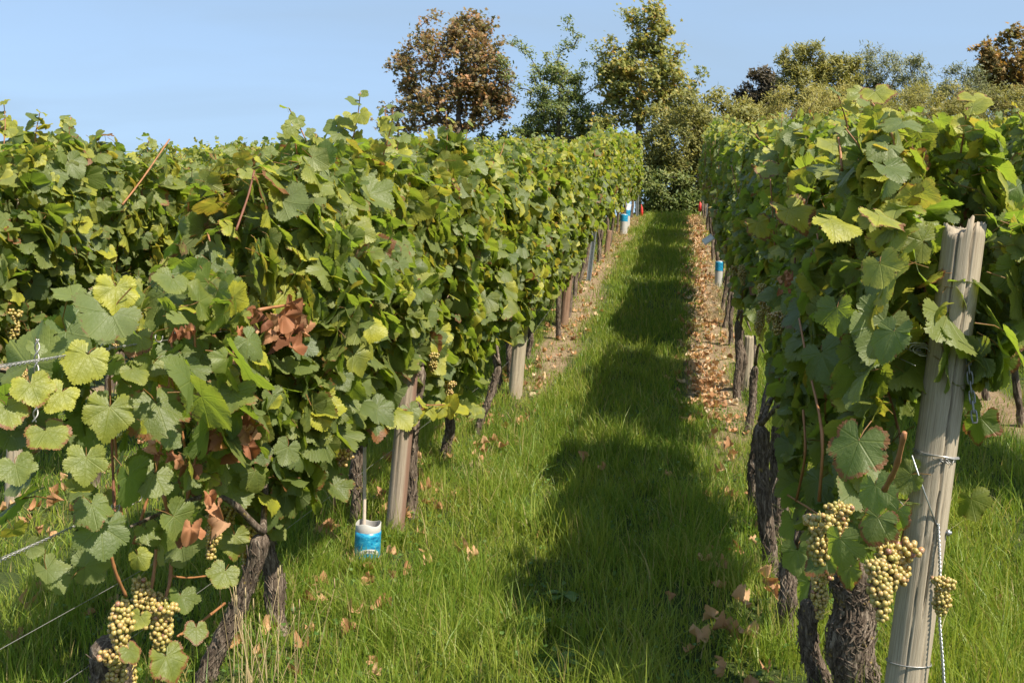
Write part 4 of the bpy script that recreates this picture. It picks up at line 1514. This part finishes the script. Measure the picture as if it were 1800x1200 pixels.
# low broad leaved ground cover between the blades
def build_clover():
    rng = np.random.default_rng(8)
    mb = MB()
    n = 9000
    x, y = rng.uniform(-2.3, 1.5, n), 2.3 + rng.power(1.0, n) * 6
    g = vnoise(x * 2.0, y * 2.0, 12.0)
    k = (g > .5); x, y = x[k], y[k]; n = len(x)
    z = gz(x, y) + rng.uniform(.01, .06, n)
    th = np.arange(7) / 7 * 2 * np.pi
    V = np.vstack([np.column_stack([.5 * np.cos(th), .5 + .5 * np.sin(th), .1 * np.sin(2 * th)]), [[0, .45, -.06]]])
    T = np.stack([np.arange(7), (np.arange(7) + 1) % 7, np.full(7, 7)], -1)
    c = np.zeros((n, 4)); c[:, 0] = rng.random(n)
    scatter(mb, [(V, np.zeros((0, 4), int), T, np.zeros((8, 3)))], np.stack([x, y, z], -1), frames(rng.normal(0, .35, (n, 3)) + np.array([0, 0, 1.0]), rng.normal(0, 1, (n, 3))), rng.uniform(.010, .022, n), c, rng)
    o = mb.build('ground_cover', MAT['weed']); tag(o, 'small round-leaved weeds growing between the grass blades', 'ground cover', kind='stuff')


build_clover()

# broad leaved rosettes in the shaded grass
for px, py, s, lab in ((990, 1060, .075, 'broad-leaved weed rosette in the dark grass right of centre'), (985, 1180, .085, 'broad-leaved weed at the bottom edge of the grass path'),
                       (945, 1108, .06, 'small broad-leaved weed in the grass left of the rosette')):
    p = G(px, py); rng = np.random.default_rng(px)
    root = empty('weed_plant', p, lab, 'weed')
    n = 7
    xs = np.linspace(-.5, .5, 3); ys = np.linspace(0, 1, 7)
    X, Y = np.meshgrid(xs, ys)
    wv = .34 * np.sin(np.clip(Y, .04, .97) * np.pi)**.8
    V = np.stack([X * wv * 2, Y, .35 * Y - .45 * Y**2 + .3 * np.abs(X) * wv], -1).reshape(-1, 3)
    k = (np.arange(6)[:, None] * 3 + np.arange(2)[None]).ravel(); Q = np.stack([k, k + 1, k + 4, k + 3], -1)
    a = np.arange(n) / n * 6.28 + rng.normal(0, .2, n)
    pos = np.tile(np.array([[p.x, p.y, p.z + .03]]), (n, 1))
    c = np.zeros((n, 4)); c[:, 0] = rng.uniform(.3, 1, n)
    mb = MB(); scatter(mb, [(V, Q, np.zeros((0, 3), int), np.zeros((len(V), 3)))], pos, frames(np.tile([[0, 0, 1.0]], (n, 1)) + rng.normal(0, .2, (n, 3)), np.stack([np.cos(a), np.sin(a), rng.uniform(.3, .9, n)], -1)), s * rng.uniform(.8, 1.2, n), c, rng)
    mb.build('leaves', MAT['weed'], root)


# dry straw tufts
def straw(px, py, n, h, spread, label, fan=.25):
    p = G(px, py)
    rng = np.random.default_rng(int(px + py))
    mb = MB()
    for _ in range(n):
        b = np.array([p.x + rng.normal(0, spread), p.y + rng.normal(0, spread), p.z - .01])
        l = h * rng.uniform(.55, 1.1)
        a = rng.uniform(0, 6.28); f = abs(rng.normal(0, fan)) * l
        t = b + np.array([math.cos(a) * f, math.sin(a) * f, l])
        m = (b + t) / 2 + np.array([0, 0, .06 * l])
        c = np.zeros(4); c[0] = rng.random()
        v, fc = tube(bez([b, m, t], 8), np.linspace(.0016, .0007, len(bez([b, m, t], 8))), 4)
        mb.add(v, fc, None, c)
        if rng.random() < .5:
            v, fc = tube([t, t + np.array([0, 0, .03])], np.array([.003, .0008]), 5); mb.add(v, fc, None, c)
    o = mb.build('straw_tuft', MAT['straw'], None, tuple(p)); tag(o, label, 'dry grass', 'tufts of dry straw')


straw(455, 1235, 26, .36, .05, 'tall dry straw stalks standing before the leaning left trunk')
straw(835, 850, 14, .14, .03, 'pale dry tuft in the grass right of the wooden post')
for px, py, lab in ((1112, 398, 'tan dry tuft beside the vine guards of the left row'), (1268, 528, 'tan dry tuft below the right vine guard'), (1262, 566, 'tan dry tuft by the bent thin trunk'), (1235, 395, 'tan dry tuft at the top of the right row'), (1088, 425, 'tan dry tuft at the foot of the left vine guards'),):
    straw(px, py, 90, .22, .10, lab, .8)

# ------------------------------------------------------------------ fallen leaves
def litter_points(n, rng):
    out = []
    while len(out) < n:
        u = rng.random()
        y = 2.4 + 24 * rng.random()**1.3
        if u < .60: x = rng.normal(.20, .13)
        elif u < .80: x = rng.normal(-1.38, .22)
        elif u < .94: x = rng.normal(-3.2, .35)
        else: x = rng.uniform(-2.6, 2.4)
        if y < 7 and rng.random() < (.93 if u < .6 else .45): continue
        if -1.0 < x < -.1 and rng.random() < .7: continue
        out.append((x, y))
    return np.array(out)


def build_litter():
    rng = np.random.default_rng(21)
    pts = litter_points(2300, rng)
    order = np.argsort(pts[:, 1])
    pts = pts[order]
    near = [tuple(G(a, b)) for a, b in ((1246, 1112), (1268, 1128), (1290, 1138), (1312, 1138), (1240, 1022), (1272, 1030), (1345, 1042), (1355, 1050), (1360, 1070), (1415, 1072), (1305, 1085), (1280, 805), (1265, 850),
            (1290, 820), (668, 1098), (620, 1100), (605, 915), (590, 920), (740, 860), (748, 885), (730, 830), (770, 770), (680, 830), (45, 1095), (30, 1160), (80, 1060), (60, 910), (100, 900), (25, 905), (870, 790), (885, 800), (855, 795), (1027, 820), (1060, 842), (1275, 1195), (1225, 1140), (815, 985), (830, 1000), (1290, 775), (1258, 775))]
    single = [(x, y) for x, y, z in near] + [tuple(p) for p in pts[:250]]
    rest = pts[250:]
    meshes = []
    for T in DRY[0][:6]:
        mb = MB(); V, Q, Tr, UV = T
        c = np.zeros((len(V), 4)); c[:, 0] = .25 + .5 * rng.random()
        mb.add(V - np.array([0, .35, 0]), [Q, Tr], UV, c)
        me = mb.mesh('fallen_leaf'); me.materials.append(MAT['litter']); meshes.append(me)
    for k, (x, y) in enumerate(single):
        o = link('fallen_leaf', meshes[int(rng.integers(0, 6))])
        big = k < len(near)
        o.location = (x, y, float(gz(x, y)) + (.060 if big else .03))
        o.rotation_euler = (rng.normal(0, .5), rng.normal(0, .5), rng.uniform(0, 6.28))
        s = rng.uniform(.042, .056) if big else rng.uniform(.028, .046)
        o.scale = (s, s, s)
        where = ('under the right row' if x > -.05 else 'on the grass path' if x > -.95 else 'under the left row' if x > -1.9 else 'left of the left row')
        tag(o, 'curled orange-brown dry vine leaf lying in the grass ' + where, 'fallen leaf', 'fallen leaves lying ' + where)
    n = len(rest)
    mb = MB()
    pos = np.stack([rest[:, 0], rest[:, 1], gz(rest[:, 0], rest[:, 1]) + .018], -1)
    c = np.zeros((n, 4)); c[:, 0] = np.clip(rng.normal(.62, .3, n), 0, 1)
    sz = rng.uniform(.028, .055, n)
    far = rest[:, 1] > 9
    F = frames(rng.normal(0, .4, (n, 3)) + np.array([0, 0, 1.0]), rng.normal(0, 1, (n, 3)))
    for sel, t in ((~far, DRY[1]), (far, DRY[2])):
        scatter(mb, t, pos[sel], F[sel], sz[sel], c[sel], rng)
    o = mb.build('leaf_litter', MAT['litter']); tag(o, 'carpet of small dry orange leaves along the foot of the rows', 'leaf litter', kind='stuff')


build_litter()

# ------------------------------------------------------------------ trees and bushes at the top of the slope
def leaf_cards(kind):
    if kind == 'maple':
        a = np.array([0, .5, .9, 1.35, 1.8, 2.3, 2.75]); r = np.array([1, .45, .85, .4, .7, .35, .15])
        h = np.stack([np.sin(a) * r, np.cos(a) * r], -1)
        o = np.vstack([h, (h * [-1, 1])[1:][::-1]])
    else:
        o = np.array([(0, 1), (.2, .6), (.24, .2), (.14, -.2), (0, -.4), (-.14, -.2), (-.24, .2), (-.2, .6)], float)
        if kind == 'narrow': o[:, 0] *= .6
    m = len(o)
    V = np.vstack([np.column_stack([o, -.22 * np.abs(o[:, 0]) - .15 * o[:, 1]**2]), [[0, 0, .05]]])
    T = np.stack([(np.arange(m) + 1) % m, np.arange(m), np.full(m, m)], -1)
    return [(V, np.zeros((0, 4), int), T, np.zeros((m + 1, 3)))]


CARD = {k: leaf_cards(k) for k in ('maple', 'oval', 'narrow')}


def tree(name, label, cat, base_px, d, trunk_px, blobs, ntips, leaves, lsize, card, mat, hue, seed, r0=.12, clump=.28, up=.0, limbs=(), bark='tree_bark', hang=.4, dens_out=.5):
    """trunk, branches grown to tips inside the crown blobs, and leaves gathered round the twigs"""
    rng = np.random.default_rng(seed)
    s = d / FPX
    b = P(*base_px, d)
    zg = float(terr(b.y))
    base = Vector((b.x, b.y, zg - .1))
    root = empty(name, base, label, cat, None)
    rt, upv, fw = np.array(_rt), np.array((0, 0, 1.0)), np.array((_fw.x, _fw.y, 0)) / math.hypot(_fw.x, _fw.y)
    trunk = bez([tuple(base)] + [tuple(P(a, c, d)) for a, c in trunk_px], 14)
    nodes = [p for p in trunk]; par = [-1] + list(range(len(trunk) - 1)); cnt = None
    tips = []
    w = np.array([bl[2] * bl[3] for bl in blobs], float); w /= w.sum()
    for _ in range(ntips):
        bx, by, rx, ry = blobs[rng.choice(len(blobs), p=w)]
        while True:
            u = rng.uniform(-1, 1, 3)
            if (u**2).sum() < 1 and (u**2).sum() > rng.random() * dens_out: break
        c = np.array(P(bx, by, d))
        tips.append(c + rt * u[0] * rx * s + upv * u[1] * ry * s + fw * u[2] * (rx + ry) * .5 * s * .8)
    for a, c, dz in limbs:
        tips.append(np.array(P(a, c, d + dz)))
    tips = np.array(tips)
    ax = trunk[len(trunk) // 3]
    order = np.argsort(np.linalg.norm(tips - ax, axis=1))
    ends = []
    for k in order:
        t = tips[k]
        A = np.array(nodes)
        dv = t - A
        cost = np.linalg.norm(dv, axis=1) + 1.1 * np.clip(A[:, 2] - t[2] + .25 * np.linalg.norm(dv[:, :2], axis=1), 0, 9)
        j = int(cost.argmin())
        a = nodes[j]; L = np.linalg.norm(t - a)
        m = 3 if L > .6 else 2
        prev = j
        for q in range(1, m + 1):
            f = q / m
            p = a + (t - a) * f + np.array([0, 0, -.10 * L * math.sin(f * math.pi) + up * L * f * (1 - f)]) + rng.normal(0, .03 * L, 3) * (q < m)
            nodes.append(p); par.append(prev); prev = len(nodes) - 1
        ends.append(prev)
    nn = len(nodes)
    load = np.zeros(nn)
    for e in ends: load[e] += 1
    for k in range(nn - 1, 0, -1):
        if par[k] >= 0: load[par[k]] += load[k]
    rad = np.clip(r0 * np.sqrt(load / max(1, load[0])), .006, None)
    mb = MB(); mbt = MB()
    A = np.array(nodes)
    nt = len(trunk)
    for k in range(1, nn):
        p, q = A[par[k]], A[k]
        v, f = tube([p, q], np.array([min(rad[par[k]], rad[k] * 1.6), rad[k]]), 7 if rad[k] > .03 else 4)
        mbt.add(v, f)
    mbt.build('trunk', MAT[bark], root, attrs=False)
    n = int(leaves)
    e = np.array(ends)
    pick = e[rng.integers(0, len(e), n)]
    back = np.array([A[par[q]] if par[q] >= 0 else A[q] for q in pick])
    t = rng.random(n)[:, None]**.7
    pos = back * (1 - t) + A[pick] * t + rng.normal(0, clump, (n, 3)) * np.array([1, 1, .75])
    nrm = rng.normal(0, .55, (n, 3)) + np.array([.42, -.36, .7])
    tip = rng.normal(0, .7, (n, 3)) + np.array([0, 0, -hang]) + np.array([0, 0, up * 2.0])
    per = rng.normal(0, 1, nn)[pick]
    c = np.zeros((n, 4)); c[:, 0] = np.clip(rng.normal(hue, .2, n) + .10 * per, 0, 1); c[:, 3] = 1
    mbl = MB()
    scatter(mbl, CARD[card], pos, frames(nrm, tip), lsize * rng.uniform(.6, 1.25, n), c, rng)
    mbl.build('crown', MAT[mat], root)
    return root


MAT['lf_brown'] = simple_leaf('reddish_maple_leaf', [(0, (.10, .11, .034)), (.4, (.20, .15, .055)), (.7, (.34, .18, .075)), (1, (.46, .23, .10))], 1.5, .33)
MAT['lf_green'] = simple_leaf('green_tree_leaf', [(0, (.08, .125, .035)), (.6, (.165, .21, .058)), (1, (.27, .27, .09))], 1.5, .33)
MAT['lf_gold'] = simple_leaf('yellowing_maple_leaf', [(0, (.12, .15, .04)), (.5, (.25, .26, .065)), (.8, (.42, .33, .08)), (1, (.50, .27, .08))], 1.6, .35)
MAT['lf_olive'] = simple_leaf('olive_bush_leaf', [(0, (.11, .125, .032)), (.6, (.27, .255, .065)), (1, (.40, .34, .10))], 1.5, .32)
MAT['lf_dark'] = simple_leaf('dark_bush_leaf', [(0, (.045, .04, .025)), (.6, (.10, .08, .05)), (1, (.17, .13, .06))], 1.2, .22)
MAT['lf_grey'] = simple_leaf('grey_green_leaf', [(0, (.12, .14, .06)), (.6, (.22, .23, .10)), (1, (.30, .29, .14))], 1.2, .25)
MAT['lf_orange'] = simple_leaf('orange_leaf', [(0, (.12, .12, .035)), (.45, (.27, .17, .05)), (1, (.48, .24, .08))], 1.5, .3)

tree('maple_tree', 'reddish-brown round-crowned maple, leftmost of the trees behind the rows', 'tree', (808, 400), 36, [(808, 300), (806, 200), (812, 90)],
     [(800, 110, 95, 88), (820, 60, 55, 42), (790, 180, 120, 50), (850, 150, 55, 60), (715, 205, 42, 26), (735, 120, 45, 55)], 300, 11500, .115, 'maple', 'lf_brown', .40, 31, .16, .17, dens_out=.25,
     limbs=((665, 215, 0), (680, 112, 0), (770, 22, 0), (845, 25, .5), (888, 70, 0)))
tree('cherry_tree', 'green tree with upswept branches and one tall shoot between the two maples', 'tree', (985, 400), 35, [(985, 300), (982, 210), (985, 140)],
     [(985, 200, 62, 50), (975, 160, 55, 50), (1030, 210, 40, 35), (935, 225, 35, 25)], 170, 12000, .10, 'oval', 'lf_green', .62, 32, .12, .12, up=.25, dens_out=.3,
     limbs=((998, 30, 0), (997, 50, 0), (994, 75, 0), (985, 90, 0), (905, 72, 0), (918, 85, 0), (880, 100, 0), (930, 90, 0), (1018, 62, 0), (1010, 80, 0), (1040, 82, 0), (1048, 110, 0), (1052, 125, .4), (890, 130, 0), (885, 112, .3), (1062, 95, 0), (1050, 150, 0), (905, 150, 0), (960, 95, 0), (965, 120, 0), (940, 115, 0), (1030, 110, 0)))
tree('maple_tree', 'tall yellow-green maple with orange tints, rightmost of the three tall trees', 'tree', (1122, 390), 34, [(1122, 280), (1124, 180), (1132, 90), (1140, 20)],
     [(1140, 130, 62, 62), (1140, 60, 38, 50), (1095, 160, 45, 42), (1175, 150, 45, 45), (1150, 205, 60, 25), (1085, 110, 28, 32), (1060, 215, 30, 22)], 200, 10000, .115, 'maple', 'lf_gold', .48, 33, .11, .16, dens_out=.3,
     limbs=((1138, -8, 0), (1155, 8, 0), (1095, 18, 0), (1198, 75, 0), (1195, 100, 0), (1232, 122, 0), (1226, 142, .2), (1210, 150, 0), (1065, 70, 0), (1058, 92, 0), (1180, 95, 0)))


def bush(label, cx, cy, rx, ry, d, mat, seed, leaves, lsize=.075, hue=.5, card='oval', up=.35, ntips=None, extra=(), clump=.13, name='bush'):
    bl = [(cx, cy, rx, ry), (cx - rx * .45, cy + ry * .35, rx * .6, ry * .7), (cx + rx * .5, cy + ry * .3, rx * .55, ry * .75)] + list(extra)
    return tree(name, label, 'bush' if name == 'bush' else 'tree', (cx, cy + ry), d, [(cx + 3, cy + ry * .5), (cx, cy)], bl, ntips or 150, int(leaves * 1.45), lsize * 1.4, card, mat, hue, seed, .09, clump, up, dens_out=.7, hang=.1)


bush('big dark olive bush closing the far end of the grass path', 1205, 270, 75, 112, 29.3, 'lf_olive', 41, 17000, .07, .32, ntips=260)
bush('low brownish bush at the head of the path under the big bush', 1175, 345, 55, 48, 28.6, 'lf_green', 42, 6000, .07, .6, ntips=120)
bush('olive bush rising behind the far end of the right row', 1268, 235, 62, 78, 30.5, 'lf_olive', 43, 11000, .07, .5, ntips=200)
bush('dark purplish-brown tree left of the olive one above the right row', 1335, 165, 42, 48, 39, 'lf_dark', 44, 4200, .11, .45, ntips=110, name='thicket_tree')
bush('olive-brown tree with open feathery top above the right row', 1440, 135, 70, 62, 37, 'lf_olive', 45, 8200, .11, .45, 'narrow', ntips=170, name='thicket_tree', extra=((1400, 110, 35, 35), (1475, 120, 40, 30)))
bush('bright olive feathery bush below the olive-brown tree', 1400, 205, 100, 50, 32, 'lf_olive', 46, 12500, .065, .7, 'narrow', .6, 220)
bush('grey-green feathery bush standing against the sky right of centre', 1570, 150, 68, 62, 40, 'lf_grey', 47, 7000, .085, .45, 'narrow', .6, 170, extra=((1535, 110, 22, 35), (1610, 135, 30, 35)))
bush('brownish-olive bush behind the tall shoot of the right row', 1520, 215, 80, 50, 33, 'lf_olive', 48, 9000, .065, .55, 'narrow', .6, 180, extra=((1600, 200, 55, 50),))
bush('grey-green bush left of the orange tree at the right edge', 1690, 175, 50, 62, 36, 'lf_grey', 49, 6500, .08, .4, 'narrow', .6, 150)
bush('orange-leaved autumn tree at the right edge of the picture', 1765, 115, 50, 55, 38, 'lf_orange', 50, 2700, .11, .30, 'maple', .2, 150, name='thicket_tree', extra=((1785, 60, 20, 18), (1725, 95, 18, 22), (1770, 170, 45, 40)))
bush('olive bush under the orange tree at the right edge', 1750, 205, 80, 55, 33, 'lf_olive', 51, 9500, .065, .5, 'narrow', .5, 180)
bush('olive-yellow bush between the grey-green bushes above the right row', 1640, 200, 85, 55, 34, 'lf_olive', 53, 11000, .065, .6, 'narrow', .5, 200)
bush('pale olive bush behind the middle of the right row', 1475, 195, 75, 48, 35, 'lf_olive', 54, 9000, .065, .65, 'narrow', .5, 180)
bush('dark green undergrowth between the trunks of the tall trees', 930, 262, 120, 40, 37, 'lf_green', 52, 6500, .10, .3, ntips=150)
